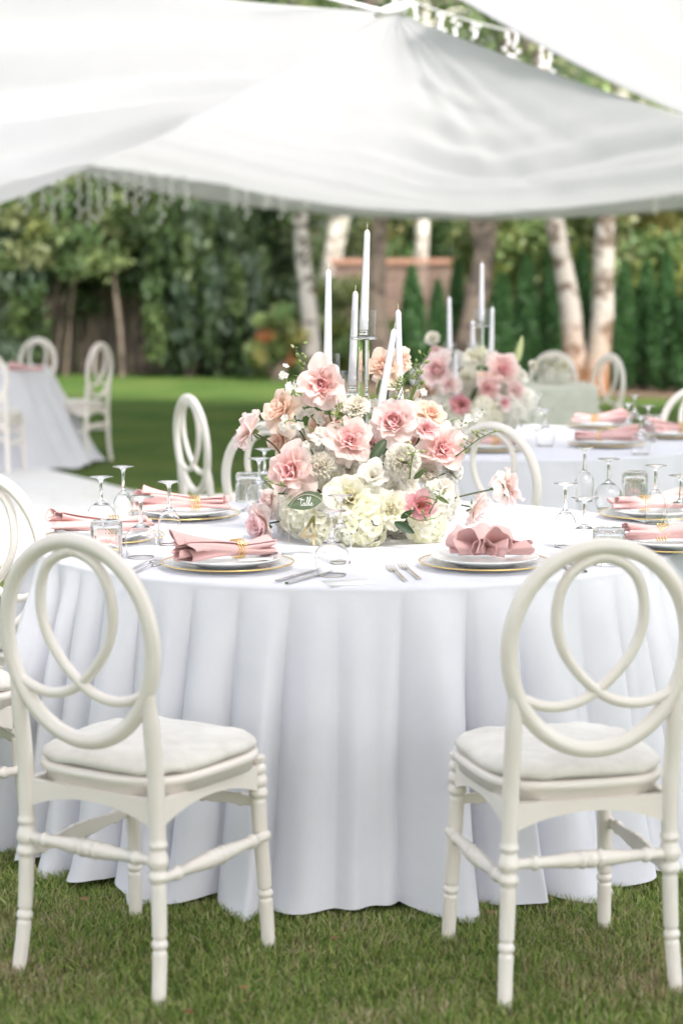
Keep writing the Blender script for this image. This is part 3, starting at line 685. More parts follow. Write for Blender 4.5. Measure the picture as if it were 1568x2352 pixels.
def make_chair():
    t = empty('chair')
    # hoop lies in a plane leaning back a little
    zc, hh, hw_ = .738, .208, .188
    def bk(x, z):                                     # point of the back plane
        return (x, -.212-.075*(z-.47)-.02*(x/.19)**2*0, z)
    n = 96; A = np.arange(n)*2*PI/n
    hoop = MB(); P = [bk(hw_*math.cos(a)*(1+.03*math.sin(a)), zc+hh*math.sin(a)) for a in A]
    # profile with two grooves, wide in the plane of the hoop
    T = np.roll(np.array(P), -1, 0)-np.roll(np.array(P), 1, 0); T /= np.linalg.norm(T, axis=1)[:, None]; nrm = np.array([0, 1, .075]); nrm /= np.linalg.norm(nrm)
    sec = []
    for k in range(24):
        th = k*2*PI/24; a_, b_ = math.cos(th), math.sin(th)
        x_ = .0168*abs(a_)**.8*np.sign(a_); y_ = .0145*abs(b_)**.75*np.sign(b_)
        if abs(a_) < .9 and b_ < 0 and abs(a_) > .5: y_ *= .82
        sec.append((x_, y_))
    V = np.zeros((n, 24, 3))
    for i in range(n):
        o_ = np.cross(T[i], nrm)
        for k, (x_, y_) in enumerate(sec): V[i, k] = np.array(P[i])+o_*x_+nrm*y_
    hoop.grid(V, cu=True, cv=True); hoop.build('back_hoop', 'ivory', t)
    arc = [(-.93, -.38), (-.80, -.47), (-.62, -.535), (-.42, -.555), (-.2, -.515), (0, -.415), (.22, -.23), (.40, 0), (.485, .25), (.475, .5), (.39, .70), (.25, .82), (.08, .885), (-.02, .895)]
    for s in (-1, 1):
        Pp = cr_spline([bk(s*x*hw_, zc+z*hh) for x, z in arc], 60)
        if s > 0: Pp[:, 1] += .002
        MB().tube(Pp, .0112, 14).build('back_loop', 'ivory', t)
    rr = [(.333, .008, .002), (.325, .004, -.002), (.30, .014, .003), (.283, .004, -.002), (.268, .009, .003), (.255, .004, -.0015), (.14, .003, -.002), (.128, .006, .001), (.118, .003, -.002)]
    for s in (-1, 1):
        leg_tube([(s*.1775, -.229, .685), (s*.172, -.220, .60), (s*.171, -.205, .47), (s*.172, -.202, .36), (s*.175, -.204, .22), (s*.180, -.210, .1), (s*.186, -.224, 0)], rr, .0175).build('rear_leg', 'ivory', t)
        fr = [(.425, .004, -.003), (.412, .007, .001), (.40, .003, -.003), (.385, .01, .002), (.372, .003, -.003), (.358, .008, .002), (.346, .004, -.002), (.14, .003, -.0025), (.130, .005, .001), (.12, .003, -.0025)]
        leg_tube([(s*.171, .157, .440), (s*.173, .162, .3), (s*.179, .172, .15), (s*.184, .18, 0)], fr, .0178).build('front_leg', 'ivory', t)
    # seat frame: rounded trapezoid
    def outline(k, n=80):
        o_ = []
        for i in range(n):
            a = i*2*PI/n; ca, sa = math.cos(a), math.sin(a)
            x = abs(ca)**.55*np.sign(ca); y = abs(sa)**.55*np.sign(sa)
            wx = .186+.022*(y*.5+.5) ; bow = .012*(1-x*x)*(1 if y > 0 else .6)
            o_.append((x*(wx)*k, (y*(.193)+ (bow if y > 0 else -bow*.3))*k-.008, 0))
        return np.array(o_)
    rows = []
    for (k, z) in ((.02, .423), (.965, .423), (.97, .44), (1.0, .443), (1.018, .450), (1.018, .456), (1.0, .462), (.93, .463), (.02, .463)):
        q_ = outline(k); q_[:, 2] = z; rows.append(q_)
    MB().grid(np.stack(rows), cv=True, flip=True).build('seat_frame', 'ivory', t)
    # shaped apron: deeper at the corners
    ap = MB()
    for (pa, pb) in (((-.160, -.197), (.160, -.197)), ((-.150, .160), (.150, .160)), ((-.171, -.198), (-.174, .142)), ((.171, -.198), (.174, .142))):
        pa = np.array(pa); pb = np.array(pb); m_ = 24; d = (pb-pa)/np.linalg.norm(pb-pa); nn = np.array([-d[1], d[0]])*.008
        G = np.zeros((m_, 4, 3))
        for i in range(m_):
            s_ = i/(m_-1); dep = .024+.034*(abs(2*s_-1))**2.2; p_ = pa+(pb-pa)*s_
            for j, (off, z) in enumerate(((1, .424), (1, .424-dep), (-1, .424-dep), (-1, .424))): G[i, j] = (p_[0]+nn[0]*off, p_[1]+nn[1]*off, z)
        ap.grid(G, cv=True)
    ap.build('apron', 'ivory', t, smooth=False)
    rows = []
    for (k, z) in ((.02, .466), (.94, .466), (.985, .469), (1.0, .475), (.99, .481), (.955, .487), (.87, .493), (.65, .4985), (.3, .501), (.02, .502)):
        q_ = outline(k); rr_ = np.hypot(q_[:, 0], q_[:, 1]); q_[:, 2] = z+.0018*np.sin(np.arange(80)*.55)*(k > .7)+.0012*np.sin(np.arange(80)*1.3+1)*(k > .7); rows.append(q_)
    MB().grid(np.stack(rows), cv=True, flip=True).build('cushion', 'cushion', t)
    stretcher((-.172, -.204, .300), (.172, -.204, .300), inward=(0, 1, 0)).build('stretcher', 'ivory', t)
    stretcher((-.174, .166, .335), (.174, .166, .335), inward=(0, -1, 0)).build('stretcher', 'ivory', t)
    for s in (-1, 1):
        stretcher((s*.176, -.206, .262), (s*.186, .172, .262), inward=(-s, 0, 0)).build('stretcher', 'ivory', t)
    return t
CG = 'white phoenix style chairs with looped hoop backs'
ch0 = make_chair(); used = [False]
CHP = 'white round backed chair '
def chair(x, y, deg, label, scale=1):
    c = ch0 if not used[0] else copy_tree(ch0); used[0] = True
    c.location = (x, y, 0); c.rotation_euler = (0, 0, math.radians(deg)); tag(c, label, 'chair', CG); return c
chair(-.411, 4.0, -31.6, 'ivory hoop backed chair at the lower left, back to us, before the nearest table')
chair(.457, 3.955, 13.5, 'ivory hoop backed chair at the lower right, back to us, before the nearest table')
chair(-.81, 5.25, -34, 'ivory chair left of the nearest table, its hoop arching over the white floor')
chair(-1.03, 4.66, -54, 'ivory chair at the left edge, only its seat corner and one leg in view')
chair(-.45, 8.5, -65, 'white chair seen nearly edge on over the grass, left of the flowers')
chair(-.14, 7.0, -30, 'white chair half hidden behind the left side of the main flowers')
chair(.70, 6.95, -42, 'white chair whose hoop frames the pink flower on a long stem')
chair(1.56, 8.86, 145, 'white chair right of the second table, cut by the right edge of the view')
chair(1.33, 13.2, 140, 'white chair behind the small sage table, its hoop above the cream flowers')
chair(1.60, 12.9, 115, 'white chair at the right end of the small sage table')
chair(-2.14, 15.3, 68, 'white chair seen side on at the right of the far left table')
chair(-2.72, 16.2, 150, 'white chair behind the far left table, only its hoop above the cloth')
chair(-2.58, 14.1, -8, 'white chair in front of the far left table, back to us')

# ================================================================== TABLE SETTINGS
def lathe_obj(prof, name, mat, parent=None, seg=48, mod=None):
    mb = MB().lathe(prof, seg)
    if mod: mod(mb)
    return mb.build(name, mat, parent)
def charger_proto():
    t = empty('charger_plate')
    lathe_obj([(0, .003), (.085, .003), (.11, .006), (.1625, .0145), (.1625, .0165), (.11, .0085), (.085, .0055), (0, .0055)], 'dish', 'pressed', t, 72)
    lathe_obj([(.1628, .0142), (.1650, .0148), (.1658, .0160), (.1650, .0174), (.1628, .0178), (.1628, .0142)], 'rim', 'gold', t, 72)
    return t
def plate_proto():
    t = empty('dinner_plate')
    lathe_obj([(0, .0), (.075, .0), (.078, .003), (.10, .008), (.132, .018), (.1345, .020), (.134, .0215), (.131, .0215), (.10, .0125), (.08, .008), (0, .0075)], 'dish', 'china', t, 72)
    return t
def rolled(seed, L=.25, wl=.052, hl=.033, wr=.034, hr=.023, ring=.64, wave=.52):
    R = np.random.RandomState(seed); n, m = 56, 170; ph = R.rand(6)*6.28
    G = np.zeros((n, m, 3)); th = np.linspace(.4, 2*PI*2.35, m)
    for i in range(n):
        u = i/(n-1)
        kl = max(0, (ring-u)/ring); kr = max(0, (u-ring)/(1-ring))
        el = kl**1.1; er = kr**.8
        W = .020+(wl-.020)*el**.8+(wr-.020)*er; Hh = .0175+(hl-.0175)*el**.6+(hr-.0175)*er*(1-er*.5)
        rr = .34+.66*(th/th[-1])
        E = wave*(el**1.5+er**1.2)
        rr = rr*(1+E*np.sin(4*th+ph[0]+u*2)+.5*E*np.sin(7*th+ph[1]-3*u)+.03*np.sin(3*th+ph[2]))
        x = (u-.5)*L+.012*np.sin(2*th+ph[3])*(el-er)+.016*el*np.sin(5*th/2+ph[4])
        y = W*rr*np.cos(th)+.012*math.sin(u*5+ph[5]); z = Hh*(1+rr*np.sin(th))*.9
        z = .002+np.maximum(z, 0)**1.0
        G[i, :, 0] = x; G[i, :, 1] = y; G[i, :, 2] = z
    G[..., 2] -= G[..., 2].min()-.001
    return MB().grid(G)
def bow(seed):
    R = np.random.RandomState(seed); mb = MB(); m, n = 90, 22
    # (direction, length, half width, height, lift, open gap)
    for az, L, wd, hh, lift, gap in ((160, .085, .030, .046, .008, .2), (200, .078, .034, .030, .0, .5), (238, .066, .032, .050, .004, .9), (276, .060, .026, .030, .0, .7), (305, .064, .034, .052, .006, .8),
                                     (338, .080, .036, .030, .0, .6), (12, .110, .042, .018, .004, .3), (60, .06, .04, .05, .0, .4), (115, .06, .035, .055, .0, .4)):
        a = math.radians(az); d = np.array([math.cos(a), math.sin(a), 0]); sd_ = np.array([-d[1], d[0], 0]); th = np.linspace(gap, 2*PI-gap, m)-PI/2; G = np.zeros((n, m, 3)); ph = R.rand()*6
        for i in range(n):
            v = i/(n-1); e = v**.75
            rr = 1+.10*v*np.sin(3*th+ph)+.05*v*np.sin(6*th+ph*2)
            G[i] = np.array([0, 0, .004+lift*v])+d*(L*v*(1+.10*np.sin(2*th+ph)*v))[:, None]+sd_*((.006+wd*e)*rr*np.cos(th))[:, None]
            G[i, :, 2] += (.008+(hh*.5)*e)*(1+rr*np.sin(th))-.012*v*v*0
        G[..., 2] = np.maximum(G[..., 2], .0012); mb.grid(G)
    return mb
def ring_proto():
    t = empty('napkin_ring'); n = 150; th = np.linspace(0, 2*PI*4, n)
    P = np.stack([-.015+.030*th/th[-1], .0235*np.cos(th), .024+.0235*np.sin(th)], 1)
    MB().tube(P, .0016, 9).build('coil', 'gold', t)
    for p in (P[0], P[-1]): MB().lathe([(0, -.0042), (.003, -.003), (.0042, 0), (.003, .003), (0, .0042)], 12, Matrix.Translation(tuple(p))).build('bead', 'gold', t)
    return t
def knife_proto():
    t = empty('table_knife'); b = MB(); n = 20; x = np.linspace(0, .1, n); G = np.zeros((n, 6, 3))
    for i in range(n):
        w_ = .0055+.001*math.sin(i); h_ = .003
        for k in range(6):
            a = k*PI/3; G[i, k] = (-.115+x[i], w_*math.cos(a), .004+h_*math.sin(a))
    b.grid(G, cv=True, flip=True); b.add(G[0], [[0, 1, 2, 3, 4, 5]]); b.build('handle', 'steel', t)
    b = MB(); G = np.zeros((16, 4, 3))
    for i in range(16):
        s_ = i/15; wt_ = .0085*(1-.2*s_)*(math.sqrt(max(0, 1-s_**5))) ; G[i] = [(-.016+.12*s_, -wt_*.55, .004), (-.016+.12*s_, 0, .0055), (-.016+.12*s_, wt_, .004), (-.016+.12*s_, 0, .0035)]
    b.grid(G, cv=True); b.build('blade', 'steel', t); return t
def fork_proto():
    t = empty('table_fork'); b = MB(); P = cr_spline([(-.11, 0, .003), (-.06, 0, .004), (0, 0, .007), (.03, 0, .008), (.045, 0, .003)], 30)
    Wd = [.0065-.0035*min(1, i/18) for i in range(30)]; b.tube(P, Wd, 8, up=(0, 0, 1), flat=.35); b.build('handle', 'steel', t)
    G = np.zeros((8, 5, 3)); 
    for i in range(8):
        s_ = i/7
        for j in range(5): G[i, j] = (.042+.022*s_, (j-2)/2*(.004+.0075*s_**.6), .003-.001*math.sin(s_*3))
    MB().grid(G).build('palm', 'steel', t, solid=.0015)
    for j in range(4):
        y_ = (j-1.5)*.0062; MB().tube([(.062, y_, .0024), (.085, y_*1.02, .003), (.108, y_, .008)], [.0018, .0016, .0009], 6).build('tine', 'steel', t)
    return t
def glass_proto(kind):
    t = empty('wine_glass')
    # built standing, then turned upside down: rim on the cloth, foot in the air
    if kind == 'wide': out = [(.0335, 0), (.0385, .018), (.0415, .040), (.040, .056), (.030, .072), (.015, .084), (.007, .090)]; H = .158; fr = .0345
    else: out = [(.0265, 0), (.0285, .025), (.0300, .050), (.0290, .068), (.022, .084), (.012, .096), (.0065, .102)]; H = .172; fr = .0315
    O = cr_spline([(a_, b_, 0) for a_, b_ in out], 26)[:, :2]
    zt = out[-1][1]; stem = [(.0052, zt+.008), (.0042, zt+.024), (.0046, H-.016), (.0075, H-.009), (.017, H-.0045), (fr-.004, H-.0022), (fr, H-.0015), (fr, H-.0004), (fr-.003, H), (0, H)]
    inner = [(max(r-.0013, .0001), z if i else z) for i, (r, z) in enumerate(O[:-3])]
    inner = inner[::-1]; inner = [(0.0, O[-6][1]+.002)]+[(r, z) for r, z in inner if z < O[-6][1]]
    prof = [tuple(p) for p in inner]+[tuple(p) for p in O]+stem
    MB().lathe(prof, 48).build('bowl_and_foot', 'glass', t); return t
def tumbler_proto():
    t = empty('cut_glass_tumbler'); seg = 144; H = .093
    prof = [(0.0001, H-.012), (.031, H-.012), (.0335, H-.018), (.0365, .002), (.037, 0), (.0395, 0), (.0400, .004)]+[(.0400-.0012*i/24, .004+(H-.010)*i/24) for i in range(1, 25)]+[(.0365, H-.002), (.034, H), (.0001, H)]
    mb = MB().lathe(prof, seg); V = mb.v[0].reshape(len(prof), seg, 3); th = np.arange(seg)*2*PI/seg
    for i, (r, z) in enumerate(prof):
        if i < 6 or i > 30: continue
        if z > .058: d = .0013*np.abs(np.sin(th*15+z*330))*np.abs(np.sin(-th*15+z*330))*1.7
        else: d = .0012*np.abs(np.cos(th*12))
        V[i, :, 0] += d*np.cos(th); V[i, :, 1] += d*np.sin(th)
    mb.v[0] = V.reshape(-1, 3); mb.build('glass_body', 'tumbler_glass', t); return t
protos = {}
def put(kind, maker, loc, rz, label, cat, group=None, tilt=None):
    if kind in protos: o = copy_tree(protos[kind])
    else: o = maker(); protos[kind] = o
    o.location = loc; o.rotation_euler = (tilt[0] if tilt else 0, tilt[1] if tilt else 0, rz); return tag(o, label, cat, group)
GC, GP, GN, GR = 'gold rimmed glass charger plates', 'white dinner plates', 'dusty pink napkins', 'gold coil napkin rings'
nap_seed = [0]
def setting(p, what, rz, seed=1, style='roll', ring=True, card=False):
    z = p.z
    put('charger', charger_proto, (p.x, p.y, z+.0), 0, 'gold rimmed clear glass charger '+what, 'charger plate', GC)
    put('plate', plate_proto, (p.x, p.y, z+.008), 0, 'white china plate '+what, 'plate', GP)
    zz = z+.008+.0085+.004
    mb = rolled(seed) if style == 'roll' else bow(seed)
    o = mb.build('napkin', 'napkin', solid=.0014); o.location = (p.x, p.y, zz+.006); o.rotation_euler = (0, 0, rz)
    tag(o, ('dusty pink rolled napkin ' if style == 'roll' else 'dusty pink napkin gathered into a ruffled bow ')+what, 'napkin', GN)
    if style == 'roll' and ring:
        put('ring', ring_proto, (p.x+math.cos(rz)*.030, p.y+math.sin(rz)*.030, zz+.0015), rz+.1, 'gold coil napkin ring '+what, 'napkin ring', GR)
    if card:
        o = MB().box((-.05, -.02, 0), (.05, .02, .0008)).build('menu_card', 'paper'); o.location = (p.x+.075, p.y-.012, zz+.003); o.rotation_euler = (0, 0, .25)
        tag(o, 'small white paper card tucked under the napkin '+what, 'card')
C1 = onz(523, 1304, TZ); C2 = onz(1113, 1302, TZ); C3 = onz(425, 1190, TZ); C4 = onz(238, 1243, TZ); C5 = onz(1500, 1190, TZ); C6 = onz(1545, 1262, TZ)
setting(C1, 'at the front left of the nearest table', math.radians(36), 1, card=True)
setting(C2, 'at the front right of the nearest table', math.radians(-14), 2, 'bow')
setting(C3, 'behind the left glasses of the nearest table', math.radians(5), 3)
setting(C4, 'at the left edge of the nearest table', math.radians(12), 4)
setting(C5, 'behind the lone narrow glass right on the nearest table', math.radians(184), 5)
setting(C6, 'at the right edge, nearest the right front chair', math.radians(172), 6)
def gl(xd, yf, kind, label, tz=TZ):
    H = .158 if kind == 'wide' else .172
    p = onz(xd, yf, tz+H); put('glass_'+kind, lambda: glass_proto(kind), (p.x, p.y, tz+.001), rnd.random()*6, label, 'wine glass', 'upturned clear wine glasses')
gl(232, 1095, 'wide', 'upturned wide wine glass at the back left of the left glass group')
gl(283, 1071, 'narrow', 'upturned narrow wine glass with the highest foot in the left glass group')
gl(323, 1141, 'wide', 'upturned wide wine glass in front of the left glass group, right of the cut tumbler')
gl(388, 1106, 'narrow', 'upturned narrow wine glass rightmost in the left glass group')
gl(781, 1138, 'narrow', 'upturned narrow wine glass in front of the white flowers, the rear of two')
gl(762, 1173, 'wide', 'upturned wide wine glass nearest to us at the table front, beside the knives')
gl(1298, 1110, 'narrow', 'upturned narrow wine glass leftmost in the right glass group')
gl(1342, 1029, 'narrow', 'upturned narrow wine glass with the highest foot in the right glass group')
gl(1397, 1054, 'wide', 'upturned wide wine glass beside the rear cut tumbler at the right')
gl(1342, 1143, 'wide', 'upturned wide wine glass just above the hoop of the right front chair')
gl(1505, 1069, 'narrow', 'upturned narrow wine glass in front of the rear right napkin')
gl(1563, 1092, 'wide', 'upturned wide wine glass cut by the right edge of the view')
gl(607, 1031, 'narrow', 'upturned narrow wine glass behind the left side of the main flowers, the rear one')
gl(595, 1053, 'wide', 'upturned wide wine glass beside the tumbler left of the main flowers')
def tb(xd, yb, label, tz=TZ):
    p = onz(xd, yb, tz); put('tumbler', tumbler_proto, (p.x, p.y, tz+.001), rnd.random(), label, 'tumbler', 'upturned cut glass tumblers')
tb(246, 1278, 'upturned cut glass tumbler in the left glass group')
tb(1456, 1150, 'upturned cut glass tumbler behind the rear right napkin')
tb(1396, 1298, 'upturned cut glass tumbler seen through the hoop top of the right front chair')
tb(570, 1152, 'upturned cut glass tumbler left of the main flowers')
def flatware(kind, maker, a, b, label, tz=TZ):
    p = onz(*a, tz); q = onz(*b, tz); c = (p+q)/2; rz = math.atan2(q.y-p.y, q.x-p.x)
    put(kind, maker, (c.x, c.y, tz+.0005), rz, label, 'knife' if kind == 'knife' else 'fork', 'steel cutlery')
flatware('knife', knife_proto, (628, 1341), (745, 1306), 'silver knife right of the front left plate, the farther of two')
flatware('knife', knife_proto, (660, 1343), (768, 1314), 'silver knife right of the front left plate, the nearer of two')
flatware('fork', fork_proto, (942, 1346), (884, 1297), 'silver fork left of the front right plate, the left of two')
flatware('fork', fork_proto, (976, 1342), (910, 1293), 'silver fork left of the front right plate, the right of two')
flatware('fork', fork_proto, (300, 1322), (372, 1294), 'silver fork left of the front left plate, the nearer of two')
flatware('fork', fork_proto, (296, 1312), (366, 1287), 'silver fork left of the front left plate, the farther of two')
flatware('knife', knife_proto, (1330, 1326), (1268, 1286), 'silver knife seen inside the right chair hoop, the left of two')
flatware('knife', knife_proto, (1349, 1320), (1290, 1282), 'silver knife seen inside the right chair hoop, the right of two')
flatware('fork', fork_proto, (1492, 1292), (1412, 1276), 'silver fork right of the tumbler inside the right chair hoop')
flatware('fork', fork_proto, (532, 1187), (568, 1172), 'silver fork right of the rear left plate')
o = MB().box((-.055, -.04, 0), (.055, .04, .0006)).build('paper_card', 'paper'); o.location = tuple(onz(800, 1338, TZ+.0005)); o.rotation_euler = (0, 0, .3)
tag(o, 'thin white embossed card lying beside the nearest wine glass', 'card')

# second table settings
def s2(xd, yd, what, rz, seed):
    setting(onz(xd, yd, TZ), what, math.radians(rz), seed)
s2(1378, 984, 'at the far side of the second table', 170, 11)
s2(1392, 1026, 'in the middle right of the second table', 175, 12)
s2(1118, 1036, 'behind the near hoop of the second table chair', 5, 13)
s2(1548, 1006, 'at the right edge of the second table', 10, 14)
gl(1237, 905, 'narrow', 'upturned narrow glass on the second table, rear one right of the flowers')
gl(1252, 940, 'wide', 'upturned wide glass on the second table, front one right of the flowers')
gl(1372, 0+1500, 'wide', 'x') if False else None
gl(1442, 927, 'narrow', 'upturned narrow glass on the second table, leftmost at its right side')
gl(1457, 907, 'narrow', 'upturned narrow glass on the second table with the highest foot at its right side')
gl(1488, 932, 'wide', 'upturned wide glass on the second table, rightmost at its right side')
gl(1471, 955, 'wide', 'upturned wide glass on the second table, in front of the others at its right side')
tb(1497, 1000, 'upturned cut glass tumbler on the second table at its right side')
# napkin on the far left table
p = onz(62, 852, TZ); o = rolled(31).build('napkin', 'napkin', solid=.0014); o.location = tuple(p); tag(o, 'dusty pink napkin on the far left table', 'napkin', GN)

# ------------------------------------------------------------------ table number
tn = empty('table_number', tuple(onz(707, 1272, TZ)), .04, 'clear acrylic arched table sign with white word table and a gold 4', 'table sign')
hw_, hh_ = .049, .108; A = np.linspace(0, PI, 26)
outl = [(hw_, .004)]+[(hw_*math.cos(a), hh_+hw_*math.sin(a)*.98) for a in A]+[(-hw_, .004)]
pts = []; N_ = len(outl)
b = MB(); V = [(x, -.001, z) for x, z in outl]+[(x, .001, z) for x, z in outl]
b.add(V, [list(range(N_)), list(range(2*N_-1, N_-1, -1))]+[[i, i+N_, (i+1) % N_+N_, (i+1) % N_] for i in range(N_)]); b.build('acrylic_arch', 'sheet', tn, smooth=False)
MB().tube([(x, 0, z) for x, z in outl], .0011, 6).build('arch_edge', 'acrylic', tn)
MB().box((-.07, -.017, 0), (.045, .017, .0035)).build('base', 'sheet', tn, smooth=False)
# gold 4 as an outline figure
def poly_ext(outer, hole, y0, y1, name, mat, parent):
    cu = bpy.data.curves.new(name, 'CURVE'); cu.dimensions = '2D'; cu.fill_mode = 'BOTH'; cu.extrude = (y1-y0)/2
    for pl in (outer, hole):
        sp = cu.splines.new('POLY'); sp.points.add(len(pl)-1); sp.use_cyclic_u = True
        for i, (x, z) in enumerate(pl): sp.points[i].co = (x, z, 0, 1)
    o = bpy.data.objects.new(name, cu); COL.objects.link(o); cu.materials.append(M[mat]); o.parent = parent
    
    bpy.context.view_layer.update(); me = bpy.data.meshes.new_from_object(o.evaluated_get(bpy.context.evaluated_depsgraph_get())); bpy.data.objects.remove(o)
    o = bpy.data.objects.new(name, me); COL.objects.link(o); me.name = name; o.parent = parent
    o.rotation_euler = (PI/2, 0, 0); o.location = (0, (y0+y1)/2, 0); return o
ox, oz = -.018, .022
F4 = [(0.030, 0), (.037, 0), (.037, .021), (.0440, .021), (.0440, .028), (.037, .028), (.037, .078), (.0295, .078), (0, .0285), (0, .021), (.030, .021)]
H4 = [(.0300, .028), (.0300, .062), (.0095, .028)]
poly_ext([(x+ox, z+oz) for x, z in F4], [(x+ox, z+oz) for x, z in H4], -.0042, -.0014, 'numeral_four', 'mirror_gold', tn)
def script_word(ox, oz, s):
    L = MB(); r = .00075
    strokes = [
        [(-.9, 2.2), (-.3, 2.55), (.5, 2.35), (1.3, 2.15), (1.5, 2.3)],                       # bar of the t with its swash
        [(.55, 3.1), (.42, 2.2), (.28, 1.0), (.3, .3), (.6, .1), (.95, .5)],                   # t
        [(1.75, 1.0), (1.4, 1.05), (1.1, .55), (1.25, .1), (1.6, .25), (1.85, 1.0), (1.75, .3), (1.95, .1), (2.25, .5)],     # a
        [(2.25, .5), (2.75, 1.9), (2.85, 3.0), (2.6, 3.0), (2.4, 1.6), (2.35, .3), (2.6, .1), (2.95, .5), (2.9, 1.0), (2.6, 1.05)],  # b
        [(2.9, .8), (3.4, 1.6), (3.75, 2.9), (3.55, 3.2), (3.3, 2.3), (3.2, .6), (3.35, .15), (3.7, .4)],                   # l
        [(3.7, .45), (4.15, .75), (4.3, 1.05), (4.05, 1.1), (3.85, .6), (4.0, .15), (4.4, .2), (4.9, .7)]]                  # e
    for st_ in strokes:
        P = cr_spline([(ox+x*s, -.0016, oz+z*s) for x, z in st_], 26); rr = [r*(.55+.6*abs(math.sin(i*.25))) for i in range(26)]; L.tube(P, rr, 6)
    return L
script_word(-.020, .126, .0072).build('word_lettering', 'white_print', tn)

# ================================================================== FLOWERS
def petal(phi0, rb, L, w_, tilt, curl, R, ruf=.06, cup=.1, nu=9, nv=8, rmin=.006, c_base=None, c_tip=None, c_edge=None, point=.0, k=5):
    v = np.linspace(0, 1, nv); u = np.linspace(-1, 1, nu)
    U, V = np.meshgrid(u, v, indexing='ij')
    Ve = V*(1-.20*np.abs(U)**2.4)+point*V**3*(1-np.abs(U))*.15
    ang = tilt+curl*np.linspace(0, 1.15, 40)**1.6
    ds = 1.15/39*L; RH = np.concatenate([[0], np.cumsum(np.sin(ang))*ds]); HH = np.concatenate([[0], np.cumsum(np.cos(ang))*ds]); X = np.linspace(0, 1.18, 41)
    rho = rb+np.interp(Ve, X, RH); h = np.interp(Ve, X, HH)
    ww = w_*(.22+.78*np.sin(PI*.5*np.clip(V*1.25, 0, 1)))
    s_ = U*ww; rc = np.maximum(rho, rmin+.35*w_*(tilt > .5))
    ph = R.rand()*6.28
    nrm_r = -np.cos(ang[-1]*.6+tilt*.4); nrm_h = np.sin(ang[-1]*.6+tilt*.4)
    rf = ruf*L*(V**2)*(np.sin(k*U+ph)*.7+.5*np.sin(k*1.9*U+ph*2)*np.abs(U))+cup*L*(U**2)*V*.5
    rho = rho+rf*nrm_r; h = h+rf*nrm_h
    A = phi0+s_/rc
    P = np.stack([rho*np.cos(A), rho*np.sin(A), h], -1)
    cb_, ct, ce = np.array(c_base), np.array(c_tip), np.array(c_edge if c_edge is not None else c_tip)
    t = np.clip(V, 0, 1)[..., None]; C = cb_*(1-t)+ct*t; e = (np.clip(np.abs(U)**4+V**6, 0, 1)*.8)[..., None]; C = C*(1-e)+ce*e
    return P, C*(.96+.08*R.rand())
def bloom(layers, R, c_core, c_mid, c_out, c_edge, c_base=(.8, .74, .45), swirl=2.4):
    mb = MB(); n = len(layers); off = R.rand()*6.28
    for i, (cnt, rb, L, w_, tilt, curl, ruf) in enumerate(layers):
        t = i/(n-1); off += swirl
        if t < .5: c = np.array(c_core)*(1-2*t)+np.array(c_mid)*2*t
        else: c = np.array(c_mid)*(2-2*t)+np.array(c_out)*(2*t-1)
        cbb = c*.75+np.array(c_base)*.25 if t > .4 else c*np.array([1, .93, .93])
        ce = c*.45+np.array(c_edge)*.55
        for j in range(cnt):
            P, C = petal(off+2*PI*j/cnt+R.randn()*.2, rb, L*(1+R.randn()*.11), w_*(1+R.randn()*.12), tilt+R.randn()*(.05+.16*t), curl+R.randn()*(.12+.22*t), R, ruf=ruf*(.9+1.3*R.rand()), k=3+4*R.rand(), c_base=cbb, c_tip=c, c_edge=ce, point=1 if R.rand() < .5 else 0)
            mb.grid(P, C, flip=True)
    return mb
PINK = dict(c_core=(.95, .50, .53), c_mid=(.96, .70, .69), c_out=(.96, .84, .82), c_edge=(.97, .90, .89))
PEACH = dict(c_core=(.93, .58, .46), c_mid=(.95, .74, .63), c_out=(.95, .83, .74), c_edge=(.96, .88, .82))
BLUSH = dict(c_core=(.95, .66, .65), c_mid=(.96, .79, .78), c_out=(.97, .87, .85), c_edge=(.97, .92, .91))
ROSE = dict(c_core=(.92, .50, .53), c_mid=(.94, .68, .70), c_out=(.95, .82, .82), c_edge=(.96, .88, .88))
LISI = dict(c_core=(.72, .62, .30), c_mid=(.86, .45, .52), c_out=(.87, .60, .64), c_edge=(.82, .36, .47))
CREAM = dict(c_core=(.93, .90, .66), c_mid=(.95, .94, .80), c_out=(.96, .95, .87), c_edge=(.97, .96, .91))
WHITE = dict(c_core=(.86, .86, .74), c_mid=(.91, .90, .86), c_out=(.93, .93, .90), c_edge=(.94, .94, .93))
def open_rose(r, R, col):
    Ls = [(4, .02*r, .42*r, .26*r, .12, -.5, .10), (5, .05*r, .50*r, .34*r, .22, -.3, .12), (5, .09*r, .60*r, .42*r, .38, .0, .14),
          (6, .10*r, .74*r, .46*r, .62, .25, .15), (6, .10*r, .90*r, .52*r, .88, .45, .14), (6, .08*r, 1.02*r, .58*r, 1.18, .55, .13), (4, .06*r, 1.06*r, .60*r, 1.50, .75, .12)]
    return bloom(Ls, R, **col)
def garden_rose(r, R, col):
    Ls = [(4, .02*r, .34*r, .18*r, .05, -.5, .08), (5, .06*r, .42*r, .22*r, .12, -.35, .08), (6, .12*r, .48*r, .26*r, .18, -.3, .08), (7, .19*r, .54*r, .30*r, .24, -.25, .08),
          (7, .26*r, .60*r, .36*r, .34, -.15, .08), (6, .32*r, .66*r, .44*r, .5, .0, .08), (6, .30*r, .78*r, .52*r, .78, .25, .09), (5, .22*r, .92*r, .60*r, 1.08, .55, .10)]
    return bloom(Ls, R, **col)
def lisianthus(r, R, col):
    Ls = [(3, .02*r, .35*r, .10*r, .3, -.2, .02), (5, .07*r, .80*r, .50*r, .52, .15, .10), (5, .08*r, .95*r, .58*r, .72, .35, .12), (5, .08*r, 1.0*r, .62*r, .98, .5, .12)]
    return bloom(Ls, R, **col)
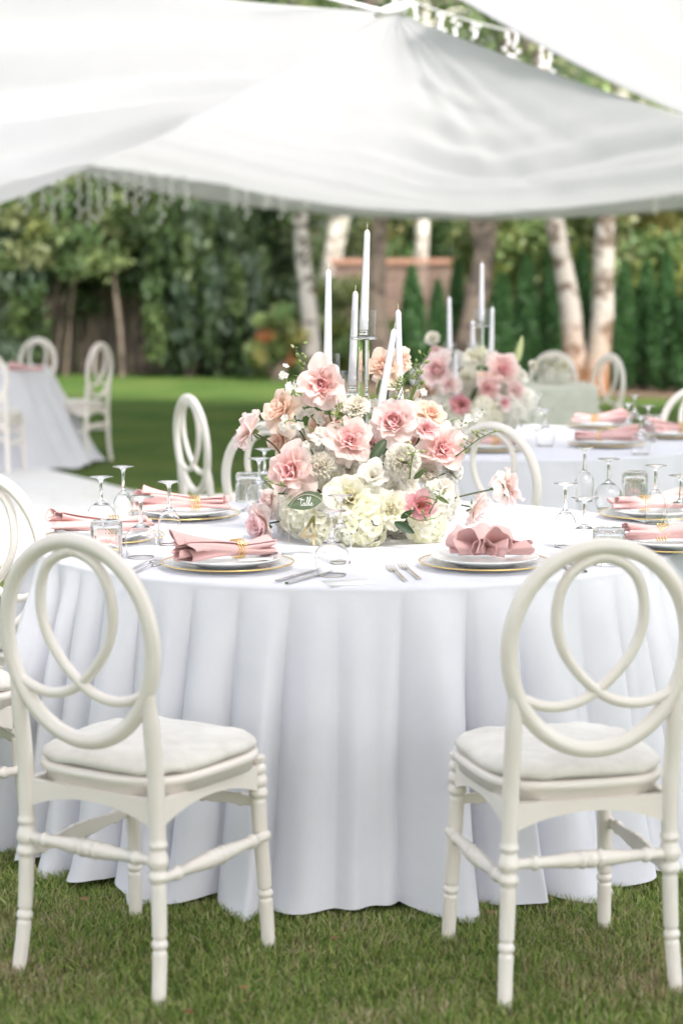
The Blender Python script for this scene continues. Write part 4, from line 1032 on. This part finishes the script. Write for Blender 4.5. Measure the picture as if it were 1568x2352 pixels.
def carnation(r, R, col):
    mb = MB(); n = 56; cc, co = np.array(col['c_core']), np.array(col['c_out'])
    for i in range(n):
        t = (i+.5)/n; tilt = 1.55*t**.62; c = cc*(1-t)**1.5*.6+co*(1-(1-t)**1.5*.6)
        P, C = petal(i*2.399+R.randn()*.2, .03*r, r*(.88+.12*t), .34*r, tilt, .12+R.randn()*.25, R, ruf=.16, cup=.05, nu=9, nv=6, c_base=c*.9, c_tip=c, c_edge=np.array(col['c_edge']), k=9)
        mb.grid(P, C, flip=True)
    return mb
def hydrangea(r, R, col, n=64, spread=1.75):
    mb = MB(); c1, c2 = np.array(col['c_mid']), np.array(col['c_edge'])
    for i in range(n):
        t = (i+.5)/n; el = spread*t**.5; az = i*2.399; d = Vector((math.sin(el)*math.cos(az), math.sin(el)*math.sin(az), math.cos(el)))
        Mx = frame_to(d+Vector(R.randn(3)*.15), R.rand()*6); A_ = np.array(Mx.to_3x3()); pos = np.array(d)*r*(.72+.36*R.rand()); fs = r*.38*(.75+.5*R.rand())
        c = c1*(1-R.rand()*.9)+c2*R.rand()*.9; c = c1+(c2-c1)*R.rand()
        for j in range(4):
            P, C = petal(j*PI/2+.1*R.randn(), .02*fs, fs*.80, fs*.62, 1.25, .25*R.randn(), R, ruf=.05, cup=.22, nu=5, nv=5, c_base=c*np.array([.98, .99, .85]), c_tip=c, c_edge=c2, rmin=.42*fs)
            # flatten: petals of a floret are broad, not wrapped
            mb.grid(P @ A_.T+pos, C, flip=True)
    return mb
def floret(mb, pos, d, fs, R, c, n=5):
    Mx = frame_to(d, R.rand()*6); A_ = np.array(Mx.to_3x3())
    for j in range(n):
        P, C = petal(j*2*PI/n+.1*R.randn(), .03*fs, fs, fs*.42, 1.0, .35, R, ruf=.08, cup=.15, nu=5, nv=5, c_base=np.array(c)*[.95, .97, .85], c_tip=c, c_edge=c, rmin=.25*fs)
        mb.grid(P @ A_.T+np.array(pos), C, flip=True)
def sepals(mb, M3, pos, r, R):
    for j in range(5):
        P, C = petal(j*1.257, .06*r, .5*r, .10*r, 2.0+.3*R.randn(), .5, R, ruf=.02, nu=3, nv=4, c_base=(.13, .19, .06), c_tip=(.16, .22, .07), rmin=.05*r)
        mb.grid(P @ M3.T+pos, C)
def leafblade(a, b, wd, R, c=(.05, .085, .035), nrm=None):
    a = np.array(a, float); b = np.array(b, float); ax = b-a; L = np.linalg.norm(ax); ax /= L
    up = np.array(nrm if nrm is not None else (0.1, -1, .35), float); up -= ax*np.dot(up, ax); up /= np.linalg.norm(up)+1e-9; sd_ = np.cross(ax, up)
    n = 12; G = np.zeros((n, 5, 3)); C = np.zeros((n, 5, 3))
    for i in range(n):
        t = i/(n-1); w_ = wd*math.sin(PI*min(1, t*.93+.035))**.8*(1-.25*t)
        for j in range(5):
            s_ = (j-2)/2; G[i, j] = a+ax*L*t+sd_*w_*s_+up*(abs(s_)*w_*.3-L*.18*t*t); C[i, j] = np.array(c)*(1.25 if j == 2 else 1)*(.9+.2*R.rand())
    return MB().grid(G, C)

def arrangement(center, label, group, flowers, hyd, delph, leaves, sprays, scale_y=1, seed=5, base=True, hero=True):
    R = np.random.RandomState(seed); cx, cy, cz = center
    t = empty('flower_arrangement', center, 0, label, 'flowers', group); ctr = Vector(center)
    root = Vector((0, 0, .05))
    if base:
        n, m = 70, 12; G = np.zeros((m, n, 3))
        for i in range(m):
            z = .002+.075*i/(m-1)
            for j in range(n):
                a = j*2*PI/n; rr = .135+.012*math.sin(a*9+i*.8)+.008*math.sin(a*23+i*2)+.006*R.randn(); G[i, j] = (rr*math.cos(a), rr*math.sin(a), z)
        MB().grid(G, cv=True, flip=True).build('cellophane_wrap', 'cello', t, smooth=False)
        MB().lathe([(0, .002), (.118, .002), (.12, .07), (.0, .085)], 32).build('foam_bowl', 'stem', t)
    for (nm, kind, xd, yd, Y, rpx, col, d, stem) in flowers:
        p = ony(xd, yd, cy+Y); r = rpx/FPX*(cy+Y)*1.12; loc = p-ctr
        dirv = Vector(d).normalized() if d else (Vector((loc.x, -.9*abs(loc.x)-.16, loc.z-.10))).normalized()
        mb = kind(r, R, col); o = mb.build(nm, 'petal', t); o.matrix_parent_inverse.identity()
        Mx = frame_to(dirv, R.rand()*6.28); back = .42*r
        ML = Matrix.Translation(loc-dirv*back) @ Mx; o.matrix_local = ML
        sm = MB(); M3 = np.eye(3); sepals(sm, M3, np.zeros(3), r, R)
        # stem in the flower's own frame: from the calyx back to the bowl
        inv = ML.inverted(); rt = inv @ (Vector(stem)-ctr if stem else root+Vector((loc.x*.25, loc.y*.25, .0)))
        P = cr_spline([(0, 0, .0), (0, 0, -.22*r), tuple(Vector((0, 0, -.8*r))*.7+rt*.3), tuple(rt)], 16)
        sm.tube(P, [.0046, .0052]+[.0024]*14, 7, c=(.11, .14, .05)); sm.build('stem', 'leaf', o)
    for (xd, yd, Y, rpx, col, d) in hyd:
        p = ony(xd, yd, cy+Y); r = rpx/FPX*(cy+Y); loc = p-ctr; dirv = Vector(d).normalized() if d else Vector((loc.x, loc.y-.03, loc.z-.03)).normalized()
        o = hydrangea(r, R, col).build('hydrangea', 'petal', t); ML = Matrix.Translation(loc) @ frame_to(dirv); o.matrix_local = ML
        inv = ML.inverted(); MB().tube([(0, 0, r*.5), tuple(inv @ root)], .003, 6, c=(.11, .16, .05)).build('stem', 'leaf', o)
    for pts in delph:                                           # spires of white delphinium
        P3 = [ony(x_, y_, cy+Y)-ctr for x_, y_, Y in pts]; P = cr_spline(P3, 16); sm = MB().tube(P, .0018, 6, c=(.22, .30, .10)); 
        o = sm.build('delphinium', 'leaf', t); fm = MB(); n = max(7, int(np.linalg.norm(P[-1]-P[0])/.012))
        for i in range(n):
            k = P[min(15, int(15*(.15+.85*i/n)))]; dd = Vector(R.randn(3)+np.array([0, -1.1, .2])).normalized(); ps = np.array(k)+np.array(dd)*.014
            floret(fm, ps, dd, .0165*(1-.35*i/n), R, (.88, .88, .87))
            fm.add([tuple(ps+np.array(dd)*.002+R.randn(3)*.001) for _ in range(3)], [[0, 1, 2]], (.45, .36, .2))
        q_ = fm.build('floret_petals', 'petal', o); q_['kind'] = 'stuff'
    for (a, b, wpx, c) in leaves:
        A_ = ony(a[0], a[1], cy+a[2])-ctr; B_ = ony(b[0], b[1], cy+b[2])-ctr
        leafblade(A_, B_, wpx/FPX*cy/2, R, c).build('leaf', 'leaf', t)
    for pts, buds in sprays:                                    # thin green sprays with buds
        P3 = [ony(x_, y_, cy+Y)-ctr for x_, y_, Y in pts]; P = cr_spline(P3, 20); sm = MB().tube(P, np.linspace(.0022, .0009, 20), 6, c=(.20, .27, .08))
        for i in range(buds):
            k = P[int(19*(.35+.65*i/max(1, buds-1)))]; d = R.randn(3); d[1] = -abs(d[1])*.5; d[2] = abs(d[2]); d /= np.linalg.norm(d); L = .012+.016*R.rand(); e = k+d*L
            sm.tube([k, k+d*L*.6+[0, 0, -.001], e], .0008, 5, c=(.2, .27, .08))
            Mb = Matrix.Translation(tuple(e)) @ frame_to(d); s_ = .0042+.002*R.rand()
            sm.lathe([(0, -s_), (s_*.7, -.4*s_), (s_*.8, .3*s_), (s_*.4, 1.2*s_), (0, 1.7*s_)], 8, Mb, c=(.34, .40, .16) if R.rand() < .7 else (.6, .6, .4))
            if R.rand() < .6:
                lf = leafblade(k, k+d[[1, 0, 2]]*[1.5, 1, .6]*.03, .0022, R, (.12, .19, .05)); sm.v.append(lf.v[0]); sm.f.append(lf.f[0]+sm.n); sm.c.append(lf.c[0]); sm.n += len(lf.v[0])
        sm.build('bud_spray', 'leaf', t)
    return t
F = open_rose; GR_ = garden_rose; LI = lisianthus; CA = carnation
main = [
 ('rose', F, 736, 880, -.10, 47, PINK, (-.12, -1, .25), None), ('rose', F, 640, 938, -.06, 45, PEACH, (-.75, -.55, .55), None),
 ('rose', F, 562, 986, -.02, 43, BLUSH, (-1, -.15, .42), tuple(ony(650, 1050, 5.24))), ('rose', F, 663, 1082, -.19, 52, PINK, (-.45, -1, .15), None),
 ('rose', F, 733, 982, .0, 34, PEACH, (-.2, -.7, .7), None), ('rose', F, 803, 1008, -.17, 46, PINK, (-.05, -1, .45), None),
 ('carnation', CA, 818, 928, -.06, 31, CREAM | dict(c_core=(.86, .78, .62), c_mid=(.87, .82, .7)), None, None), ('carnation', CA, 735, 1068, -.17, 33, CREAM | dict(c_core=(.86, .76, .62)), None, None),
 ('carnation', CA, 778, 922, .05, 24, CREAM, None, None), ('garden_rose', GR_, 590, 1208, -.10, 42, ROSE, (-.95, -.75, -.12), tuple(ony(700, 1190, 5.2))),
 ('rose', F, 612, 1150, -.02, 30, BLUSH, (-1, -.4, .3), None), ('rose', F, 802, 1140, -.25, 52, CREAM, (-.05, -1, .35), None),
 ('lisianthus', LI, 857, 1090, -.22, 34, WHITE, None, None), ('rose', F, 899, 1168, -.25, 37, CREAM, (.2, -1, .15), None),
 ('rose', F, 878, 838, .06, 36, PEACH, (-.5, -.7, .4), None), ('rose', F, 922, 822, .14, 30, PEACH, (.5, -.5, .5), None),
 ('garden_rose', GR_, 905, 965, -.14, 46, ROSE, (.05, -1, .3), None), ('rose', F, 990, 944, -.05, 35, PEACH | dict(c_core=(.86, .42, .30)), (.25, -.7, .8), None),
 ('lisianthus', LI, 977, 985, -.12, 27, ROSE, (.2, -1, .3), None), ('rose', F, 1020, 1030, -.10, 47, PINK, (.35, -1, .12), None),
 ('carnation', CA, 926, 1057, -.22, 39, CREAM | dict(c_core=(.86, .76, .6)), (.1, -1, .2), None), ('lisianthus', LI, 966, 1161, -.24, 34, LISI, (.35, -1, .25), None),
 ('lisianthus', LI, 1022, 1122, -.10, 28, WHITE, None, None), ('carnation', CA, 986, 1083, -.08, 28, CREAM | dict(c_core=(.87, .72, .58)), None, None),
 ('rose', F, 1178, 1117, -.05, 42, BLUSH, (1, -.25, .15), tuple(ony(1000, 1155, 5.20))), ('rose', F, 1099, 1173, -.06, 36, BLUSH, (.85, -.1, -.35), tuple(ony(990, 1168, 5.22))),
 ('lisianthus', LI, 690, 1010, .04, 26, WHITE, None, None), ('lisianthus', LI, 838, 1048, -.12, 22, WHITE, None, None), ('rose', F, 868, 985, .08, 30, PINK, (0, -.5, .8), None),
 ('carnation', CA, 690, 1140, -.14, 30, WHITE, None, None), ('lisianthus', LI, 938, 1112, -.16, 28, WHITE, None, None), ('rose', F, 905, 1120, -.19, 30, WHITE, (0, -1, .4), None),
 ('rose', F, 775, 975, .02, 30, BLUSH, (-.1, -.8, .6), None), ('lisianthus', LI, 862, 935, .06, 24, WHITE, None, None), ('rose', F, 640, 1010, .03, 30, PEACH, (-.8, -.6, .3), None), ('garden_rose', GR_, 850, 1020, -.1, 26, ROSE, None, None), ('carnation', CA, 1045, 1080, -.02, 30, WHITE, (.8, -.6, .2), None), ('lisianthus', LI, 760, 1160, -.24, 30, WHITE, None, None), ('rose', F, 655, 1200, -.06, 28, WHITE, (-.7, -.8, .1), None),
 ('rose', F, 800, 1075, -.12, 26, WHITE, None, None), ('carnation', CA, 770, 1020, -.03, 26, WHITE, None, None), ('rose', F, 950, 1010, .0, 26, BLUSH, None, None),
]
hyds = [(700, 1178, -.14, 52, CREAM, None), (745, 1205, -.19, 50, CREAM, None), (832, 1205, -.22, 52, CREAM | dict(c_mid=(.90, .92, .68)), None), (770, 1110, -.05, 50, CREAM, None), (870, 1140, -.08, 54, CREAM, None),
        (975, 1205, -.14, 46, CREAM | dict(c_mid=(.90, .92, .70)), (.6, -.8, .2)), (1000, 1150, -.06, 48, WHITE, (.9, -.4, .3)), (665, 1150, .0, 46, WHITE, (-.8, -.5, .3)), (810, 1050, .08, 56, WHITE, (0, -.3, 1)),
        (920, 1060, .06, 56, WHITE, (.2, -.3, 1)), (720, 1050, .08, 50, WHITE, (-.4, -.2, .9)), (980, 1090, .08, 50, WHITE, (.7, 0, .6)), (840, 1140, .18, 70, WHITE, (0, .6, .6))]
dls = [[(700, 1000, .02), (680, 930, .02), (660, 880, .04), (650, 845, .05)], [(740, 990, -.02), (700, 940, -.04), (650, 900, -.02)], [(760, 1010, -.06), (710, 985, -.10), (665, 965, -.12), (645, 985, -.14)], [(770, 1030, -.08), (730, 1010, -.15), (690, 1025, -.18)],
       [(1000, 1030, .0), (1050, 985, -.02), (1085, 960, -.04), (1108, 940, -.05)], [(1010, 1040, -.04), (1050, 1010, -.06), (1075, 1020, -.08)], [(1000, 1000, .02), (1040, 965, .0), (1075, 975, -.02)], [(720, 930, .0), (740, 900, .02), (770, 905, .02)], [(940, 960, .05), (960, 920, .06), (975, 880, .06)]]
lvs = [((885, 1010, -.16), (850, 1060, -.20), 30, (.05, .08, .035)), ((905, 1200, -.27), (950, 1222, -.29), 24, (.03, .065, .03)), ((742, 1142, -.25), (662, 1160, -.26), 46, (.13, .17, .10)), ((690, 1120, -.17), (640, 1132, -.19), 20, (.10, .14, .06)),
       ((920, 1190, -.26), (948, 1172, -.28), 16, (.04, .08, .035)), ((800, 940, -.02), (770, 965, -.04), 12, (.14, .2, .06)), ((870, 1000, -.05), (835, 1035, -.08), 26, (.045, .07, .03)), ((855, 1020, -.12), (905, 1050, -.14), 20, (.06, .09, .04)),
       ((1150, 1125, -.05), (1125, 1122, -.06), 12, (.08, .12, .04)), ((1000, 1140, -.2), (1030, 1155, -.22), 12, (.08, .12, .04)), ((950, 1100, -.22), (975, 1078, -.24), 14, (.09, .13, .05)), ((770, 960, .03), (790, 905, .03), 10, (.22, .28, .08)),
       ((885, 860, .05), (865, 905, .03), 18, (.09, .13, .05)), ((930, 940, 0), (960, 880, -.02), 8, (.14, .2, .06)), ((1040, 1060, -.06), (1075, 1035, -.08), 8, (.16, .24, .07)), ((640, 1120, -.12), (612, 1112, -.14), 18, (.3, .36, .16)), ((935, 925, -.08), (950, 955, -.1), 12, (.3, .35, .15))]
spr = [([(720, 930, .0), (705, 880, .02), (695, 840, .03), (680, 800, .03)], 9), ([(900, 940, -.02), (915, 900, -.04), (940, 865, -.06), (980, 822, -.08)], 14), ([(930, 950, 0), (950, 890, -.02), (965, 850, -.03)], 8), ([(1030, 1060, -.08), (1070, 1030, -.10), (1105, 1005, -.12), (1140, 990, -.14)], 9),
       ([(725, 900, .0), (712, 850, .0), (708, 820, .01)], 6), ([(900, 945, -.04), (920, 910, -.06), (930, 870, -.08)], 8), ([(690, 1115, -.18), (660, 1118, -.2), (630, 1110, -.2)], 4), ([(985, 1180, -.25), (1000, 1150, -.27), (1010, 1130, -.27)], 4), ([(930, 1180, -.27), (960, 1195, -.29), (1000, 1190, -.28)], 4), ([(940, 1100, -.22), (945, 1060, -.25), (955, 1030, -.24)], 7), ([(770, 1020, -.1), (790, 1000, -.14), (785, 960, -.15)], 5)]
arrangement((.06, 5.28, TZ), 'large low arrangement of pink roses, cream carnations and white hydrangea on the nearest table', 'flower arrangements on the round tables', main, hyds, dls, lvs, spr, seed=5)
# second arrangement, smaller in the view
A2 = (ony(1108, 1000, 8.42).x, 8.42, TZ)
fl2 = [('rose', GR_, 1000, 848, -.1, 33, ROSE, (-.4, -1, .3), None), ('rose', F, 1155, 845, -.1, 32, PINK, (.2, -1, .4), None), ('rose', F, 1120, 890, -.15, 27, PINK, (.1, -1, .2), None), ('carnation', CA, 1042, 822, 0, 24, WHITE, None, None),
       ('carnation', CA, 1072, 862, -.1, 24, CREAM, None, None), ('carnation', CA, 990, 773, .05, 17, CREAM, None, None), ('rose', F, 1095, 812, .05, 28, CREAM, None, None), ('rose', F, 1118, 868, -.12, 20, PEACH, None, None), ('lisianthus', LI, 1058, 930, -.2, 24, LISI, None, None),
       ('lisianthus', LI, 1157, 925, -.2, 18, ROSE, None, None), ('rose', F, 1185, 893, -.1, 24, BLUSH, None, None), ('rose', F, 1000, 808, .05, 16, ROSE, None, None), ('lisianthus', LI, 1178, 850, .0, 24, WHITE, None, None), ('rose', F, 975, 900, -.05, 26, PEACH, None, None),
       ('carnation', CA, 960, 860, .05, 24, WHITE, None, None), ('lisianthus', LI, 1198, 862, -.05, 18, WHITE, None, None), ('carnation', CA, 1225, 838, .05, 11, CREAM, (.6, -1, .2), None), ('lisianthus', LI, 1175, 835, .1, 18, WHITE, None, None), ('rose', F, 1030, 880, -.15, 22, BLUSH, None, None)]
hy2 = [(1050, 950, -.12, 36, CREAM, None), (1110, 955, -.15, 40, CREAM, None), (1170, 950, -.1, 36, WHITE, None), (1000, 940, -.05, 36, WHITE, None), (1085, 900, .0, 44, WHITE, (0, -.4, 1)), (1150, 890, .04, 40, WHITE, (.3, -.3, 1)), (1010, 880, .04, 40, WHITE, (-.4, -.3, 1)), (1200, 920, 0, 30, WHITE, (.8, -.3, .4))]
arrangement(A2, 'pink and white flower arrangement on the second round table', 'flower arrangements on the round tables', fl2, hy2, [[(1160, 900, 0), (1190, 870, 0), (1215, 865, -.02)], [(1120, 930, -.05), (1160, 940, -.15), (1190, 960, -.16)]],
    [((1080, 920, -.15), (1095, 890, -.18), 14, (.06, .1, .04)), ((1130, 920, -.1), (1140, 960, -.14), 20, (.04, .07, .03)), ((1183, 840, .0), (1200, 772, .0), 20, (.45, .50, .25))], [([(1150, 880, 0), (1180, 840, 0), (1188, 790, 0)], 3), ([(1180, 960, -.1), (1200, 965, -.15), (1215, 985, -.15)], 4)], seed=8)
# cream flowers on the sage table
sc = st.location; A3 = (ony(1262, 860, sc.y).x, sc.y, .752)
arrangement(A3, 'small cream flower bunch on the sage covered table', 'flower arrangements on the round tables', [('carnation', CA, 1262, 835, 0, 14, CREAM, (0, -1, .2), None), ('rose', F, 1285, 845, 0, 14, CREAM, (.4, -1, .2), None), ('rose', F, 1295, 838, 0, 13, CREAM, (.6, -1, .4), None), ('carnation', CA, 1240, 850, 0, 13, CREAM, (-.6, -1, .2), None)],
    [(1262, 866, 0, 24, WHITE, (0, -1, .4)), (1290, 868, 0, 20, WHITE, (.4, -1, .4))], [], [], [], seed=12, base=False)

# ------------------------------------------------------------------ candelabra and candles
def candle(base, top, r, label, wick=True):
    base = Vector(base); top = Vector(top); L = (top-base).length
    t = empty('taper_candle', tuple(base), 0, label, 'candle', 'white taper candles')
    t.rotation_euler = frame_to(top-base).to_euler()
    P = [(0.0001, 0), (r, 0), (r, .003)]+[(r*(1-.34*k/12), .003+(L-.014)*k/12) for k in range(1, 13)]+[(r*.60, L-.008), (r*.42, L-.003), (r*.14, L-.0005), (.0001, L)]
    MB().lathe(P, 24).build('wax_body', 'wax', t)
    MB().tube(cr_spline([(0, 0, L-.003), (.0006, 0, L+.006), (.002, .0, L+.011), (.0055, 0, L+.0155)], 10), .0009, 6).build('wick', 'wick', t)
    return t
def candelabra(c, cups, label, tall_r=.0155):
    """cups: (x, y, z of cup floor, radius) in world space"""
    t = empty('candelabra', c, 0, label, 'candelabra', 'clear glass candelabra')
    C = Vector(c)
    MB().lathe([(0, .002), (.075, .002), (.078, .006), (.074, .012), (0, .014)], 40).build('base_plate', 'acrylic', t)
    for (x, y, z, cr, chh) in cups:
        p = Vector((x, y, z))-C; q = Vector((p.x*.55, p.y*.55, .012)); q = Vector((p.x, p.y, .002)); 
        Mb = Matrix.Translation((p.x, p.y, 0))
        # facetted rod
        rr = tall_r if chh > .07 else .011
        MB().lathe([(.0001, q.z), (rr, q.z), (rr, p.z-.009), (.0001, p.z-.009)], 8, Mb).build('glass_rod', 'glass', t, smooth=False)
        MB().lathe([(.0001, p.z-.0085), (cr*1.02, p.z-.0085), (cr*1.10, p.z-.006), (cr*1.10, p.z-.003), (cr*1.02, p.z-.0008), (.0001, p.z-.0008)], 16, Mb).build('drip_plate', 'glass', t, smooth=False)
        MB().lathe([(.0001, p.z), (cr-.001, p.z), (cr, p.z+.001), (cr, p.z+chh), (cr-.0022, p.z+chh), (cr-.0022, p.z+.004), (.0001, p.z+.004)], 48, Mb).build('cup', 'cupglass', t)
        MB().lathe([(.0001, p.z+.0043), (.012, p.z+.0043), (.0125, p.z+.016), (.0001, p.z+.016)], 20, Mb).build('candle_socket', 'acrylic', t)
    return t
cands = [(835, 760, 843, 527, .0, .0125, .035, .072, 'tallest white taper candle leaning slightly in the top glass cup'),
         (752, 862, 754, 618, .01, .0125, .0345, .075, 'white taper candle left of the tallest one, above the pink rose'),
         (808, 888, 816, 668, .10, .0122, .031, .06, 'white taper candle seen behind the tall glass rod'),
         (872, 948, 905, 755, -.03, .0120, .027, .045, 'white taper candle leaning to the right in front of the peach rose'),
         (917, 936, 914, 711, .05, .0122, .031, .06, 'upright white taper candle right of the leaning one')]
cup = []
for (xb, yb, xt, yt, dy, r, cr, chh, lab) in cands:
    b = ony(xb, yb-2, 5.28+dy); t_ = ony(xt, yt, 5.28+dy); cup.append((b.x if xb != 872 else b.x, b.y, b.z-.0175, cr, chh)); candle(b, t_, r, lab)
candelabra((.06, 5.29, TZ+.001), cup, 'tall clear glass five cup candelabra rising from the main flowers')
cands2 = [(1105, 737, 1106, 604, .0, .0125, .034, .07, 'white taper candle in the top cup of the far candelabra'), (1032, 803, 1031, 682, .0, .012, .028, .05, 'leftmost white taper candle of the far candelabra'),
          (1085, 800, 1085, 736, .1, .012, .028, .05, 'short white taper candle beside the far glass rod'), (1127, 820, 1130, 706, -.02, .012, .028, .05, 'rightmost white taper candle of the far candelabra'), (1046, 920, 1046, 812, -.14, .011, .026, .04, 'low white taper candle among the far flowers')]
cup = []
for (xb, yb, xt, yt, dy, r, cr, chh, lab) in cands2:
    b = ony(xb, yb, 8.42+dy); t_ = ony(xt, yt, 8.42+dy); cup.append((b.x, b.y, b.z-.0175, cr, chh)); candle(b, t_, r, lab)
candelabra((A2[0], 8.43, TZ+.001), cup, 'tall clear glass candelabra in the far flowers on the second table')
